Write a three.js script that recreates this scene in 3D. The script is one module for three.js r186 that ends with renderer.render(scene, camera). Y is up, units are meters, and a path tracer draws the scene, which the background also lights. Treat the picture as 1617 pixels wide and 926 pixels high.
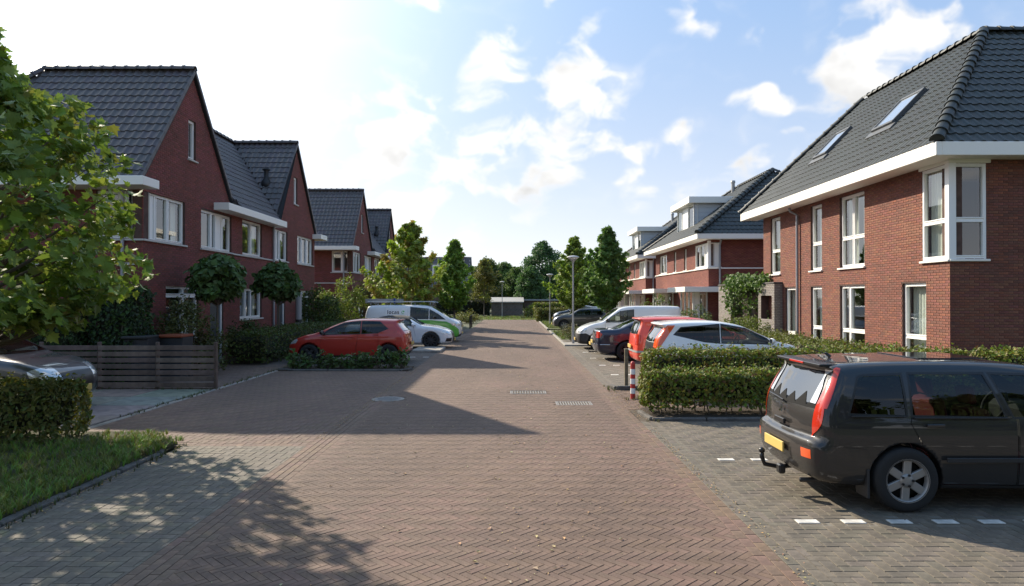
import * as THREE from 'three';
import { mergeGeometries } from 'three/addons/utils/BufferGeometryUtils.js';
import { ImprovedNoise } from 'three/addons/math/ImprovedNoise.js';

// ---------------------------------------------------------------- camera, sky, sun, exposure
const scene = new THREE.Scene();
const camera = new THREE.PerspectiveCamera(2 * Math.atan(463 / 1080) * 180 / Math.PI, 1617 / 926, 0.1, 2000);
camera.position.set(0, 2.1, 0);
camera.lookAt(-0.35, 2.1 + 0.8, -108);
const renderer = new THREE.WebGLRenderer();
renderer.toneMapping = THREE.LinearToneMapping;
const EXPOSURE = 1.72;
renderer.toneMappingExposure = EXPOSURE;
renderer.shadowMap.enabled = true;

const sunDir = new THREE.Vector3(-1.105, 1, -1.11).normalize();
const sun = new THREE.DirectionalLight(new THREE.Color(1, 0.885, 0.71), 5);
sun.position.copy(sunDir).multiplyScalar(120).add(new THREE.Vector3(0, 0, -30));
sun.target.position.set(0, 0, -30);
sun.castShadow = true; sun.shadow.radius = 1;
sun.shadow.mapSize.set(4096, 4096);
Object.assign(sun.shadow.camera, { left: -70, right: 70, top: 70, bottom: -70, near: 1, far: 300 });
scene.add(sun, sun.target);

const perlin = new ImprovedNoise();
function fbm(x, y, z, o) { let s = 0, a = 0.5; for (let i = 0; i < o; i++) { s += a * perlin.noise(x, y, z); x *= 2.03; y *= 2.03; z = z * 2.03 + 7.1; a *= 0.5; } return s; }
{
  const W = 4096, H = 2048, data = new Float32Array(W * H * 4);
  // clouds: azimuth and elevation centres and half sizes, all in radians
  const px = ([u, v, ru, rv, k]) => { const a = Math.atan((u - 812) / 1080), r = Math.hypot(1080, u - 812); return [a, Math.atan((471 - v) / r), ru / r * Math.cos(a), rv / r, k]; };
  const blobs = [[1405, 85, 85, 52, 1.3], [1345, 150, 55, 45, 1.05], [1450, 50, 45, 30, 1.0], [905, 105, 60, 46, 1.08], [890, 185, 75, 62, 1.02], [950, 215, 40, 30, 0.9], [800, 80, 40, 60, 0.62], [812, 130, 36, 30, 0.6],
    [1115, 214, 44, 17, 1.0], [1200, 164, 46, 16, 0.95], [1185, 250, 52, 13, 0.85], [1000, 243, 46, 14, 0.8], [1262, 210, 22, 7, 0.9], [1235, 65, 52, 44, 0.56], [1085, 30, 50, 36, 0.55], [1195, 30, 46, 26, 0.52],
    [1510, 12, 46, 16, 0.72], [1090, 270, 90, 34, 0.62], [1010, 290, 110, 30, 0.6], [690, 6, 40, 12, 0.8], [760, 240, 150, 70, 0.95], [640, 260, 150, 90, 1.0], [880, 3, 30, 12, 0.8], [1060, 320, 80, 16, 0.7]].map(px);
  for (let j = 0; j < H; j++) {
    const el = ((j + 0.5) / H - 0.5) * Math.PI, y = Math.sin(el), c = Math.cos(el);
    for (let i = 0; i < W; i++) {
      const o = (j * W + i) * 4; data[o + 3] = 1;
      if (y < 0) { data[o] = 0.30; data[o + 1] = 0.29; data[o + 2] = 0.27; continue; }
      const rd = ((i + 0.5) / W - 0.5) * 2 * Math.PI, x = Math.cos(rd) * c, z = Math.sin(rd) * c;
      const g = Math.acos(Math.min(1, x * sunDir.x + y * sunDir.y + z * sunDir.z));
      const t = Math.exp(-y * 4.0), glow = 1.6 * Math.exp(-((g / 0.42) ** 2)) + 0.95 * Math.exp(-g / 0.43);
      let r = 0.1 + 0.98 * t + glow, gg = 0.35 + 0.73 * t + glow * 0.98, b = 0.78 + 0.28 * t + glow * 0.9;
      // clouds: scattered cumulus from noise, with the ones in view gathered round their places
      const k = 1 / (y + 0.16), qx = x * k, qz = z * k, az = Math.atan2(x, -z);
      let dens = (fbm(qx * 1.9 + 3, 3.3, qz * 1.9, 6) - 0.02) * 2.2;
      if (z < 0 && Math.abs(az) < 0.95 && el < 0.62) {
        const edge = Math.min(1, Math.max(0, (0.95 - Math.abs(az)) * 6)) * Math.min(1, Math.max(0, (0.62 - el) * 8)), wx = fbm(az * 9, el * 9, 8.8, 3) * 0.07, wy = fbm(az * 9 + 4, el * 9, 2.8, 3) * 0.05;
        let best = 0;
        for (const [ba, be, ra, re, kk] of blobs) { const dx = (az + wx - ba) / ra, dy = (el + wy - be) / re, q = dx * dx + dy * dy; if (q < 9) best = Math.max(best, kk * Math.exp(-q * 0.55)); }
        const nn = fbm(az * 15 + wx * 14, el * 21 + wy * 16, 1.7, 8), wisp = Math.max(0, fbm(az * 6 + wx * 24, el * 17 + wy * 20, 5.5, 6) - 0.04) * 0.6;
        dens = dens * (1 - edge) + edge * Math.max(best * 0.85 + nn * 2.3 * Math.min(1, best * 1.8) - 0.3, wisp);
      }
      let a = Math.min(1, Math.max(0, dens * 1.25)); a = a * a * (3 - 2 * a) * Math.min(1, y * 14);
      if (a > 0) {
        const sh = Math.max(0, fbm(az * 9 + 0.25, el * 13 - 0.35, 4.2, 5)) * Math.min(1, Math.max(0, dens * 1.5 - 0.2));
        const l = 1.02 + 0.5 * glow - 0.9 * sh;
        r += (l - r) * a; gg += (l * 0.995 - gg) * a; b += (l * 0.985 - b) * a;
      }
      data[o] = r / EXPOSURE; data[o + 1] = gg / EXPOSURE; data[o + 2] = b / EXPOSURE;
    }
  }
  const sky = new THREE.DataTexture(data, W, H, THREE.RGBAFormat, THREE.FloatType);
  sky.mapping = THREE.EquirectangularReflectionMapping; sky.magFilter = THREE.LinearFilter; sky.needsUpdate = true;
  scene.background = sky; scene.environment = sky;
}

// ---------------------------------------------------------------- helpers
function rng(s) { return () => { s = (s + 0x6d2b79f5) | 0; let t = Math.imul(s ^ (s >>> 15), 1 | s); t = (t + Math.imul(t ^ (t >>> 7), 61 | t)) ^ t; return ((t ^ (t >>> 14)) >>> 0) / 4294967296; }; }
const V = (x, y, z) => new THREE.Vector3(x, y, z), RGB = (r, g, b) => new THREE.Color().setRGB(r, g, b), UPV = V(0, 1, 0);
const taken = new Map();
function numbered(n) { const k = taken.get(n) ?? 0; taken.set(n, k + 1); return k ? n + '_' + String(k).padStart(3, '0') : n; }
function plain(g) {
  if (g.index) g = g.toNonIndexed();
  for (const k of Object.keys(g.attributes)) if (!['position', 'normal', 'uv'].includes(k)) g.deleteAttribute(k);
  if (!g.attributes.normal) g.computeVertexNormals();
  if (!g.attributes.uv) g.setAttribute('uv', new THREE.BufferAttribute(new Float32Array(g.attributes.position.count * 2), 2));
  return g;
}
const merged = (g) => (Array.isArray(g) ? (g.length === 1 ? plain(g[0]) : mergeGeometries(g.map(plain))) : g);
function shadows(m) { m.castShadow = m.receiveShadow = true; return m; }
function mesh(name, g, mat, parent, pos) {
  const m = shadows(new THREE.Mesh(merged(g), mat)); m.name = name;
  if (pos) m.position.set(...pos);
  parent.add(m); return m;
}
function tag(o, label, category, group, kind) { o.userData = { label, category }; if (group) o.userData.group = group; if (kind) o.userData.kind = kind; return o; }
function thing(name, label, category, pos = [0, 0, 0], turn = 0, group) {
  const g = new THREE.Group(); g.name = numbered(name); g.position.set(...pos); g.rotation.y = turn; scene.add(g); return tag(g, label, category, group);
}
function structure(name, label, category, g, mat) {
  const o = g ? shadows(new THREE.Mesh(merged(g), mat)) : new THREE.Group(); o.name = numbered(name); scene.add(o); return tag(o, label, category, null, 'structure');
}
// polygons to a geometry with flat normals and uv in metres
function faces(polys) {
  const p = [], n = [], t = [];
  for (const f of polys) {
    const N = V().crossVectors(V().subVectors(f[1], f[0]), V().subVectors(f[2], f[0])).normalize(), ax = Math.abs(N.x) > 0.7 ? 0 : Math.abs(N.y) > 0.7 ? 1 : 2;
    for (let i = 2; i < f.length; i++) for (const v of [f[0], f[i - 1], f[i]]) { p.push(v.x, v.y, v.z); n.push(N.x, N.y, N.z); t.push(ax === 0 ? v.z : v.x, ax === 1 ? v.z : v.y); }
  }
  const g = new THREE.BufferGeometry();
  g.setAttribute('position', new THREE.Float32BufferAttribute(p, 3)); g.setAttribute('normal', new THREE.Float32BufferAttribute(n, 3)); g.setAttribute('uv', new THREE.Float32BufferAttribute(t, 2));
  return g;
}
function outward(f, c) { const N = V().crossVectors(V().subVectors(f[1], f[0]), V().subVectors(f[2], f[0])); return N.dot(V().subVectors(f[0], c)) < 0 ? f.reverse() : f; }
// box with chamfered edges
function box(x0, x1, y0, y1, z0, z1, c = 0) {
  const C = V((x0 + x1) / 2, (y0 + y1) / 2, (z0 + z1) / 2), h = [(x1 - x0) / 2, (y1 - y0) / 2, (z1 - z0) / 2].map(Math.abs);
  c = Math.min(c, ...h.map((v) => v * 0.45));
  const P = (s, a) => V(C.x + s[0] * (h[0] - (a === 0 ? 0 : c)), C.y + s[1] * (h[1] - (a === 1 ? 0 : c)), C.z + s[2] * (h[2] - (a === 2 ? 0 : c))), out = [];
  const S = [-1, 1];
  for (let a = 0; a < 3; a++) {
    const b = (a + 1) % 3, d = (a + 2) % 3, mk = (i, j, k) => { const s = [0, 0, 0]; s[a] = i; s[b] = j; s[d] = k; return s; };
    for (const s of S) out.push([[1, 1], [-1, 1], [-1, -1], [1, -1]].map(([j, k]) => P(mk(s, j, k), a)));
    if (c > 0) for (const j of S) for (const k of S) out.push([P(mk(-1, j, k), b), P(mk(1, j, k), b), P(mk(1, j, k), d), P(mk(-1, j, k), d)]);
  }
  if (c > 0) for (const i of S) for (const j of S) for (const k of S) out.push([P([i, j, k], 0), P([i, j, k], 1), P([i, j, k], 2)]);
  return faces(out.map((f) => outward(f, C)));
}
// tapered tube through points
function tube(pts, radii, seg = 7, cap = true) {
  const rings = [], pos = [], idx = [];
  let ref = V(0.31, 0.12, 0.94);
  pts.forEach((p, i) => {
    const d = V().subVectors(pts[Math.min(i + 1, pts.length - 1)], pts[Math.max(i - 1, 0)]).normalize();
    if (Math.abs(d.dot(ref)) > 0.92) ref = V(0.9, 0.3, 0.1).normalize();
    const a = V().crossVectors(d, ref).normalize(), b = V().crossVectors(d, a);
    for (let k = 0; k < seg; k++) { const q = k / seg * Math.PI * 2, r = Array.isArray(radii) ? radii[i] : radii; pos.push(p.x + (a.x * Math.cos(q) + b.x * Math.sin(q)) * r, p.y + (a.y * Math.cos(q) + b.y * Math.sin(q)) * r, p.z + (a.z * Math.cos(q) + b.z * Math.sin(q)) * r); }
  });
  for (let i = 0; i + 1 < pts.length; i++) for (let k = 0; k < seg; k++) { const a = i * seg + k, b = i * seg + (k + 1) % seg; idx.push(a, b, a + seg, b, b + seg, a + seg); }
  if (cap) for (const e of [0, (pts.length - 1) * seg]) for (let k = 1; k + 1 < seg; k++) idx.push(e, e + k, e + k + 1);
  const g = new THREE.BufferGeometry(); g.setAttribute('position', new THREE.Float32BufferAttribute(pos, 3)); g.setIndex(idx); g.computeVertexNormals(); return plain(g);
}
const lathe = (pts, seg = 24) => new THREE.LatheGeometry(pts.map(([r, y]) => new THREE.Vector2(r, y)), seg);
const turned = (g, m) => g.clone().applyMatrix4(m);
// pieces that repeat: items = {m: Matrix4, c: colour, g?: variant}; the ones that show largest become meshes, the rest one instanced part
const toScreen = V();
function score(p, n) {
  const d = -p.z; if (d < 1.5) return -1;
  const u = 812 + 1080 * p.x / d, v = 471 - 1080 * (p.y - 2.1) / d;
  if (u < -20 || u > 1640 || v < -20 || v > 946) return -1;
  toScreen.set(p.x, p.y - 2.1, p.z); const l = toScreen.length();
  return Math.max(0.001, -toScreen.dot(n) / l) / (l * l);
}
const variantCache = new Map();
function tinted(mat, c) { const key = mat.uuid + c.getHexString(); if (!variantCache.has(key)) { const m = mat.clone(); m.color = c.clone(); variantCache.set(key, m); } return variantCache.get(key); }
function instanced(name, geo, mat, items, parent, stuff = true) {
  const im = shadows(new THREE.InstancedMesh(geo, mat, items.length)); im.name = name;
  items.forEach((it, i) => { im.setMatrixAt(i, it.m); if (it.c) im.setColorAt(i, it.c); });
  if (stuff) im.userData.kind = 'stuff';
  parent.add(im); return im;
}
function pieces(parent, one, many, geo, mat, items, palette, limit, normal, origin = V(0, 0, 0), r = rng(5)) {
  const p = V();
  for (const it of items) { p.setFromMatrixPosition(it.m).add(origin); it.s = score(p, it.n ?? normal); }
  items.sort((a, b) => b.s - a.s);
  let k = 0;
  for (; k < Math.min(limit, items.length) && items[k].s > 0; k++) {
    const m = shadows(new THREE.Mesh(geo, tinted(mat, items[k].c ?? palette[items[k].k]))); m.name = one; m.applyMatrix4(items[k].m); parent.add(m);
  }
  const rest = items.slice(k).map((it) => ({ m: it.m, c: it.c ?? palette[it.k].clone().multiplyScalar(0.88 + 0.24 * r()) }));
  if (rest.length) { const white = tinted(mat, RGB(1, 1, 1)); instanced(many, geo, white, rest, parent); }
}
function palette(base, n, spread, seed, hue = 0.06) { const r = rng(seed), out = []; for (let i = 0; i < n; i++) { const f = 1 + (r() - 0.5) * 2 * spread; out.push(RGB(base[0] * f * (1 + (r() - 0.5) * hue), base[1] * f * (1 + (r() - 0.5) * hue * 1.6), base[2] * f * (1 + (r() - 0.5) * hue * 2))); } return out.sort((a, b) => a.r + a.g + a.b - b.r - b.g - b.b); }
function xf(pos, q, s) { return new THREE.Matrix4().compose(pos, q ?? new THREE.Quaternion(), s ?? V(1, 1, 1)); }
const basis = (o, x, y, z) => new THREE.Matrix4().makeBasis(x, y, z).setPosition(o);

// fine grain for bump and tone
function grainTexture(size, f) {
  const d = new Uint8Array(size * size * 4);
  for (let y = 0; y < size; y++) for (let x = 0; x < size; x++) { const v = Math.max(0, Math.min(255, 255 * f(x / size, y / size))), o = (y * size + x) * 4; d[o] = d[o + 1] = d[o + 2] = v; d[o + 3] = 255; }
  const t = new THREE.DataTexture(d, size, size); t.wrapS = t.wrapT = THREE.RepeatWrapping; t.magFilter = THREE.LinearFilter; t.needsUpdate = true; return t;
}
const hash = rng(99);
// tileable noise on a torus
const tnoise = (x, y, f, o) => { const a = x * 2 * Math.PI, b = y * 2 * Math.PI, s = f / (2 * Math.PI); return fbm(Math.cos(a) * s + 5.2 + Math.cos(b) * s, Math.sin(a) * s + 1.3, Math.sin(b) * s + 9.1 + Math.cos(b) * s * 0.7, o); };
const grain = grainTexture(256, (x, y) => 0.5 + tnoise(x, y, 24, 4) * 0.9 + (hash() - 0.5) * 0.35);
const mottle = grainTexture(512, (x, y) => 0.82 + tnoise(x, y, 5, 6) * 0.55 + (hash() - 0.5) * 0.12);
function rep(t, k) { const c = t.clone(); c.repeat.set(k, k); c.needsUpdate = true; return c; }
const std = (c, rough = 0.8, o = {}) => new THREE.MeshStandardMaterial({ color: Array.isArray(c) ? RGB(...c) : c, roughness: rough, side: THREE.DoubleSide, ...o });
const phy = (c, rough, o = {}) => new THREE.MeshPhysicalMaterial({ color: RGB(...c), roughness: rough, side: THREE.DoubleSide, ...o });
const leafy = (c, t = 0.35) => phy(c, 0.7, { specularIntensity: 0.5, transmission: t, thickness: 0 });
const M = {
  brick: std([1, 1, 1], 0.85, { bumpMap: rep(grain, 3), bumpScale: 0.002, map: rep(mottle, 2) }),
  sand: std([0.095, 0.07, 0.047], 0.95, { map: rep(mottle, 0.4) }), sandPale: std([0.17, 0.15, 0.12], 0.95),
  mortar: std([0.11, 0.065, 0.052], 0.95, { map: rep(mottle, 1) }),
  concrete: std([0.32, 0.29, 0.25], 0.9, { map: rep(mottle, 1), bumpMap: rep(grain, 4), bumpScale: 0.002 }),
  kerb: std([0.12, 0.11, 0.10], 0.95, { map: rep(mottle, 1.5), bumpMap: rep(grain, 4), bumpScale: 0.004 }),
  soil: std([0.07, 0.05, 0.035], 1, { map: rep(mottle, 2), bumpMap: rep(grain, 3), bumpScale: 0.02 }),
  white: std([0.8, 0.77, 0.7], 0.5), frame: std([0.8, 0.79, 0.76], 0.4),
  sill: std([0.5, 0.48, 0.44], 0.8), tile: std([1, 1, 1], 0.5, { bumpMap: rep(grain, 3), bumpScale: 0.0015 }), zinc: std([0.3, 0.31, 0.33], 0.5, { metalness: 0.5 }),
  pane: phy([0.86, 0.92, 0.9], 0.0, { transmission: 1, thickness: 0, ior: 2.1 }), room: std([0.28, 0.25, 0.22], 0.9), curtain: std([0.62, 0.6, 0.54], 0.9),
  bark: std([0.11, 0.085, 0.065], 0.95, { bumpMap: rep(grain, 4), bumpScale: 0.01 }), wood: std([0.085, 0.058, 0.05], 0.85, { map: rep(mottle, 1), bumpMap: rep(grain, 2), bumpScale: 0.003 }),
  black: std([0.012, 0.012, 0.013], 0.5), steel: std([0.45, 0.46, 0.47], 0.35, { metalness: 0.8 }), galv: std([0.3, 0.3, 0.3], 0.6, { metalness: 0.2 }), iron: std([0.2, 0.19, 0.18], 0.8),
};
// ---------------------------------------------------------------- ground and paving
const sheet = (x0, x1, d0, d1, y) => faces([[V(x0, y, -d0), V(x1, y, -d0), V(x1, y, -d1), V(x0, y, -d1)]]);
structure('ground', 'grass and soil ground stretching to the horizon', 'ground', sheet(-420, 420, -60, 700, -0.06), std([0.075, 0.085, 0.04], 1, { map: rep(mottle, 0.3) }));

function paver(L, W, c = 0.003, h = 0.03) {
  const a = L / 2, b = W / 2, P = (x, y, z) => V(x, y, z), o = [];
  const t = [P(-a + c, 0, -b + c), P(-a + c, 0, b - c), P(a - c, 0, b - c), P(a - c, 0, -b + c)], m = [P(-a, -c, -b), P(-a, -c, b), P(a, -c, b), P(a, -c, -b)], l = m.map((v) => V(v.x, -h, v.z));
  o.push(t); for (let i = 0; i < 4; i++) { const j = (i + 1) % 4; o.push([t[j], t[i], m[i], m[j]], [m[j], m[i], l[i], l[j]]); }
  return faces(o.map((f) => outward(f, V(0, -0.01, 0))));
}
function clipRect(poly, r) {
  const cut = (ps, f) => { const o = []; ps.forEach((p, i) => { const q = ps[(i + 1) % ps.length], a = f(p), b = f(q); if (a >= 0) o.push(p); if ((a >= 0) !== (b >= 0)) { const t = a / (a - b); o.push([p[0] + (q[0] - p[0]) * t, p[1] + (q[1] - p[1]) * t]); } }); return o; };
  for (const f of [(p) => p[0] - r[0], (p) => r[1] - p[0], (p) => p[1] - r[2], (p) => r[3] - p[1]]) { poly = cut(poly, f); if (poly.length < 3) return null; }
  return poly;
}
// one paved field: bricks in herringbone ('h', n widths long, turned by angle) or running rows along the street ('r'); rect = x0, x1, d0, d1
function paving(parent, rect, how, L, W, angle, colors, seed, joint = 0.005, limit = 300, skip) {
  const r = rng(seed), items = [], cut = new Map(), n = Math.round(L / W), ca = Math.cos(angle), sa = Math.sin(angle), [x0, x1, d0, d1] = rect, cx = (x0 + x1) / 2, cd = (d0 + d1) / 2, R = Math.hypot(x1 - x0, d1 - d0) / 2 + L;
  const put = (gx, gy, along) => {   // centre on the pattern grid, along = turned a quarter
    const x = cx + gx * ca - gy * sa, d = cd + gx * sa + gy * ca;
    if (x < x0 - L || x > x1 + L || d < d0 - L || d > d1 + L || (skip && skip(x, d))) return;
    const t = angle + (along ? Math.PI / 2 : 0), hx = L / 2 - joint / 2, hw = W / 2 - joint / 2, ux = Math.cos(t), ud = Math.sin(t);
    const cs = [[-hx, -hw], [hx, -hw], [hx, hw], [-hx, hw]].map(([a, b]) => [x + a * ux - b * ud, d + a * ud + b * ux]);
    const k = Math.max(0, Math.min(colors.length - 1, Math.floor((0.5 + (r() - 0.5) * 0.8 + fbm(x * 0.9, 7.7, d * 0.45, 4) * 0.9) * colors.length))), wear = 1 + 0.4 * fbm(x * 0.7, 2.2, d * 0.3, 4), c = colors[k].clone().multiplyScalar(wear * (0.9 + 0.2 * r()));
    if (cs.every((p) => p[0] > x0 && p[0] < x1 && p[1] > d0 && p[1] < d1)) {
      const e = new THREE.Euler((r() - 0.5) * 0.018, t, (r() - 0.5) * 0.012, 'YXZ');
      items.push({ m: xf(V(x, (r() - 0.5) * 0.003, -d), new THREE.Quaternion().setFromEuler(e)), c, k });
    } else { const p = clipRect(cs, rect); if (p) { if (!cut.has(k)) cut.set(k, []); const top = p.map((q) => V(q[0], 0, -q[1])); cut.get(k).push(top); top.forEach((a, i) => { const b = top[(i + 1) % top.length]; cut.get(k).push([a, b, V(b.x, -0.03, b.z), V(a.x, -0.03, a.z)]); }); } }
  };
  if (how === 'h') {
    const N = Math.ceil(R / W);
    for (let i = -N; i <= N; i++) for (let j = -N; j <= N; j++) {
      const m = (((i - j) % (2 * n)) + 2 * n) % (2 * n);
      if (m === 0) put((i + n / 2) * W, (j + 0.5) * W, false); else if (m === 2 * n - 1) put((i + 0.5) * W, (j + n / 2) * W, true);
    }
  } else {
    const rows = Math.round((x1 - x0) / W), w = (x1 - x0) / rows;
    for (let a = 0; a < rows; a++) for (let d = d0 + (a % 2) * L / 2; d < d1; d += L) put(x0 + (a + 0.5) * w - cx, d + L / 2 - cd, true);
  }
  for (const it of items) { const q = colors[it.k]; it.ck = q; }
  // near bricks take one of the palette colours, the rest their own tone
  const p = V(), geo = paver(L - joint, W - joint);
  for (const it of items) { p.setFromMatrixPosition(it.m); it.s = score(p, UPV); }
  items.sort((a, b) => b.s - a.s);
  let k = 0;
  for (; k < Math.min(limit, items.length) && items[k].s > 0; k++) { const m = shadows(new THREE.Mesh(geo, tinted(M.brick, items[k].ck))); m.name = 'paving_brick'; m.applyMatrix4(items[k].m); parent.add(m); }
  instanced('paving_bricks', geo, tinted(M.brick, RGB(1, 1, 1)), items.slice(k), parent);
  for (const [k2, ps] of cut) { const m = mesh('cut_bricks', faces(ps), tinted(M.brick, colors[k2]), parent); m.userData.kind = 'stuff'; }
}
const redBrick = palette([0.168, 0.106, 0.075], 7, 0.13, 11, 0.06), redEdge = palette([0.195, 0.125, 0.086], 6, 0.13, 12), greyBrick = palette([0.162, 0.138, 0.104], 7, 0.15, 13, 0.05), paleRed = palette([0.172, 0.112, 0.08], 6, 0.13, 14);
function field(name, label, category, rect, bed) { const s = structure(name, label, category); mesh('joint_bed', sheet(rect[0] - 0.01, rect[1] + 0.01, rect[2], rect[3], -0.0065), bed, s); return s; }

const road = field('road', 'reddish brown brick street laid in diagonal herringbone between the parked cars', 'road', [-2.95, 2.15, 1, 66], M.sand);
const inGrate = (x, d) => (x > -0.1 && x < 0.72 && d > 15.02 && d < 15.52) || (x > 0.82 && x < 1.56 && d > 13.42 && d < 13.92) || Math.hypot(x + 2.63, d - 14.25) < 0.36;
paving(road, [-2.6, 1.95, 1, 66], 'h', 0.2, 0.2 / 3, -Math.PI / 4, redBrick, 21, 0.0035, 300, inGrate);
paving(road, [-2.95, -2.6, 1, 66], 'r', 0.2, 0.0875, 0, redEdge, 22, 0.005, 60, inGrate);
paving(road, [1.95, 2.15, 1, 66], 'r', 0.2, 0.1, 0, redEdge, 23, 0.005, 60);

const bay = field('parking_bay', 'grey concrete brick parking bay under the dark grey estate car', 'parking bay', [2.15, 9, 1, 11.65], M.sandPale);
const lines = [[8.93, 8.93], [6.46, 6.46]];
paving(bay, [2.15, 2.36, 1, 11.65], 'r', 0.21, 0.105, 0, greyBrick, 31, 0.005, 60);
const whiteSpots = [];
for (const d of [8.93, 6.46, 3.99]) for (let k = 0; k < 12; k++) whiteSpots.push([2.76 + k * 0.432, d]);
const onWhite = (x, d) => whiteSpots.some(([a, b]) => Math.abs(x - a) < 0.16 && Math.abs(d - b) < 0.10);
paving(bay, [2.36, 9, 1, 11.65], 'h', 0.21, 0.105, 0, greyBrick, 32, 0.006, 300, onWhite);
for (const [x, d] of whiteSpots) {
  mesh('white_brick', paver(0.205, 0.1), std([0.72, 0.69, 0.63], 0.8, { map: rep(mottle, 2) }), bay, [x, 0.001, -d]);
}
// small grey halves that close the gaps beside each white brick
{ const r = rng(8), ps = []; for (const [x, d] of whiteSpots) for (const [a, b, w, h] of [[-0.13, 0, 0.05, 0.2], [0.13, 0, 0.05, 0.2], [0, 0.077, 0.205, 0.046], [0, -0.077, 0.205, 0.046]]) ps.push(turned(paver(w - 0.004, h - 0.004, 0.003), xf(V(x + a, -0.004, -d - b)))); mesh('cut_bricks', ps, tinted(M.brick, greyBrick[2]), bay).userData.kind = 'stuff'; }

const bays2 = field('parking_bays', 'grey concrete brick bays under the row of cars opposite the van', 'parking bay', [2.15, 8, 16.2, 43], M.sandPale);
paving(bays2, [2.15, 2.36, 16.2, 43], 'r', 0.21, 0.105, 0, greyBrick, 33, 0.005, 40);
paving(bays2, [2.36, 8, 16.2, 43], 'h', 0.21, 0.105, 0, greyBrick, 34, 0.006, 300, (x, d) => [18.75, 21.4, 23.9, 26.5].some((m) => Math.abs(d - m) < 0.08 && x > 2.5 && ((x - 2.66) % 0.44) < 0.24));
for (const d of [18.75, 21.4, 23.9, 26.5]) for (let k = 0; k < 6; k++) mesh('white_brick', paver(0.205, 0.1), std([0.72, 0.69, 0.63], 0.8), bays2, [2.76 + k * 0.44, 0.002, -d]);
const crossPath = field('garden_path', 'narrow red brick path between the two trimmed hedges', 'path', [2.15, 9, 11.65, 16.2], M.sand);
paving(crossPath, [2.15, 9, 12.9, 16.2], 'h', 0.2, 0.2 / 3, 0, redBrick, 35, 0.005, 100);

const strip = field('parking_strip', 'grey brick parking strip beside the grass verge', 'parking bay', [-4.7, -2.95, 1, 9.7], M.sand);
paving(strip, [-4.7, -2.95, 1, 9.7], 'h', 0.21, 0.105, 0, greyBrick, 36, 0.006, 300);
const apron = field('driveway_apron', 'red brick driveway entrance shaded by the gabled house', 'driveway', [-6.8, -2.95, 9.7, 20.9], M.sand);
paving(apron, [-6.8, -2.95, 9.7, 19.6], 'h', 0.2, 0.1, 0, paleRed, 37, 0.005, 300, inGrate);
const driveway = field('driveway', 'reddish brick driveway behind the wooden slat fence', 'driveway', [-9.75, -6.8, 15.9, 21.6], M.sand);
paving(driveway, [-9.75, -6.92, 15.9, 21.6], 'h', 0.2, 0.1, 0, paleRed, 38, 0.005, 120);
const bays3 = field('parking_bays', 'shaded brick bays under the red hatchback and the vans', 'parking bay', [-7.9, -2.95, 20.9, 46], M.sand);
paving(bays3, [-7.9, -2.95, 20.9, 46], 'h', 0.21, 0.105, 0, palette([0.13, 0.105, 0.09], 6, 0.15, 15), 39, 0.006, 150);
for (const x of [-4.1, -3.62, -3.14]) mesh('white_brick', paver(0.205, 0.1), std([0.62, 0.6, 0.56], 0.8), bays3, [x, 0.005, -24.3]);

// concrete slabs of the carport drive
const slabs = structure('slab_drive', 'pale concrete slab drive in front of the slat fence', 'driveway');
mesh('joint_bed', sheet(-14, -6.8, 10.6, 15.9, -0.02), M.soil, slabs);
{ const r = rng(41); for (let i = 0; i < 6; i++) for (let j = 0; j < 4; j++) mesh('slab', box(-0.575, 0.575, -0.05, 0, -0.59, 0.59, 0.008), tinted(M.concrete, RGB(...[0.23, 0.208, 0.178].map((v) => v * (0.85 + 0.3 * r())))), slabs, [-7.58 - i * 1.165, 0.004 + (r() - 0.5) * 0.006, -11.55 - j * 1.2]); }

// kerbs
function kerb(label, pts, w = 0.12, h = 0.1, mat = M.kerb, step = 1.0) {
  const s = structure('kerb', label, 'kerb'), r = rng(Math.round(pts[0][0] * 31 + pts[0][1] * 17));
  for (let i = 0; i + 1 < pts.length; i++) {
    const a = V(pts[i][0], 0, -pts[i][1]), b = V(pts[i + 1][0], 0, -pts[i + 1][1]), L = a.distanceTo(b), n = Math.max(1, Math.round(L / step)), d = V().subVectors(b, a).normalize();
    for (let k = 0; k < n; k++) {
      const m = mesh('kerb_stone', box(-L / n / 2 + 0.004, L / n / 2 - 0.004, -0.06, h, -w / 2, w / 2, 0.018), mat, s), p = a.clone().addScaledVector(d, (k + 0.5) * L / n);
      m.position.set(p.x + (r() - 0.5) * 0.01, (r() - 0.5) * 0.012, p.z + (r() - 0.5) * 0.01); m.rotation.set((r() - 0.5) * 0.03, Math.atan2(-d.z, d.x), (r() - 0.5) * 0.012);
    }
  }
  return s;
}
kerb('dark mossy kerb along the edge of the grass verge', [[-4.78, 1.5], [-4.78, 9.2], [-5.1, 9.95]], 0.1, 0.03);
kerb('low kerb of the planting bed beside the red hatchback', [[-6.9, 20.0], [-6.4, 19.66], [-3.3, 19.66], [-3.0, 20.1]], 0.09, 0.05);
kerb('low kerb at the foot of the trimmed front hedge', [[2.3, 12.6], [2.36, 11.75], [8.9, 11.75]], 0.09, 0.05);
kerb('low kerb of the small soil island by the wooden post', [[2.28, 16.0], [2.34, 15.65], [3.9, 15.65]], 0.1, 0.09);
kerb('flush kerb between the brick apron and the driveway', [[-6.86, 10.8], [-6.86, 21.2]], 0.1, 0.012, M.concrete);
kerb('pale kerb along the grass on the far side of the lamp posts', [[2.25, 31.6], [2.25, 43]], 0.12, 0.06, M.concrete, 1.5);
kerb('pale kerb along the far grass verge', [[2.25, 46], [2.25, 65]], 0.12, 0.06, M.concrete, 1.5);
structure('pavement_island', 'raised pale slab island between the red hatchback and the white convertible', 'pavement', [box(-3.95, -2.82, -0.05, 0.1, -28.2, -26.2, 0.03)], M.concrete);
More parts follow.
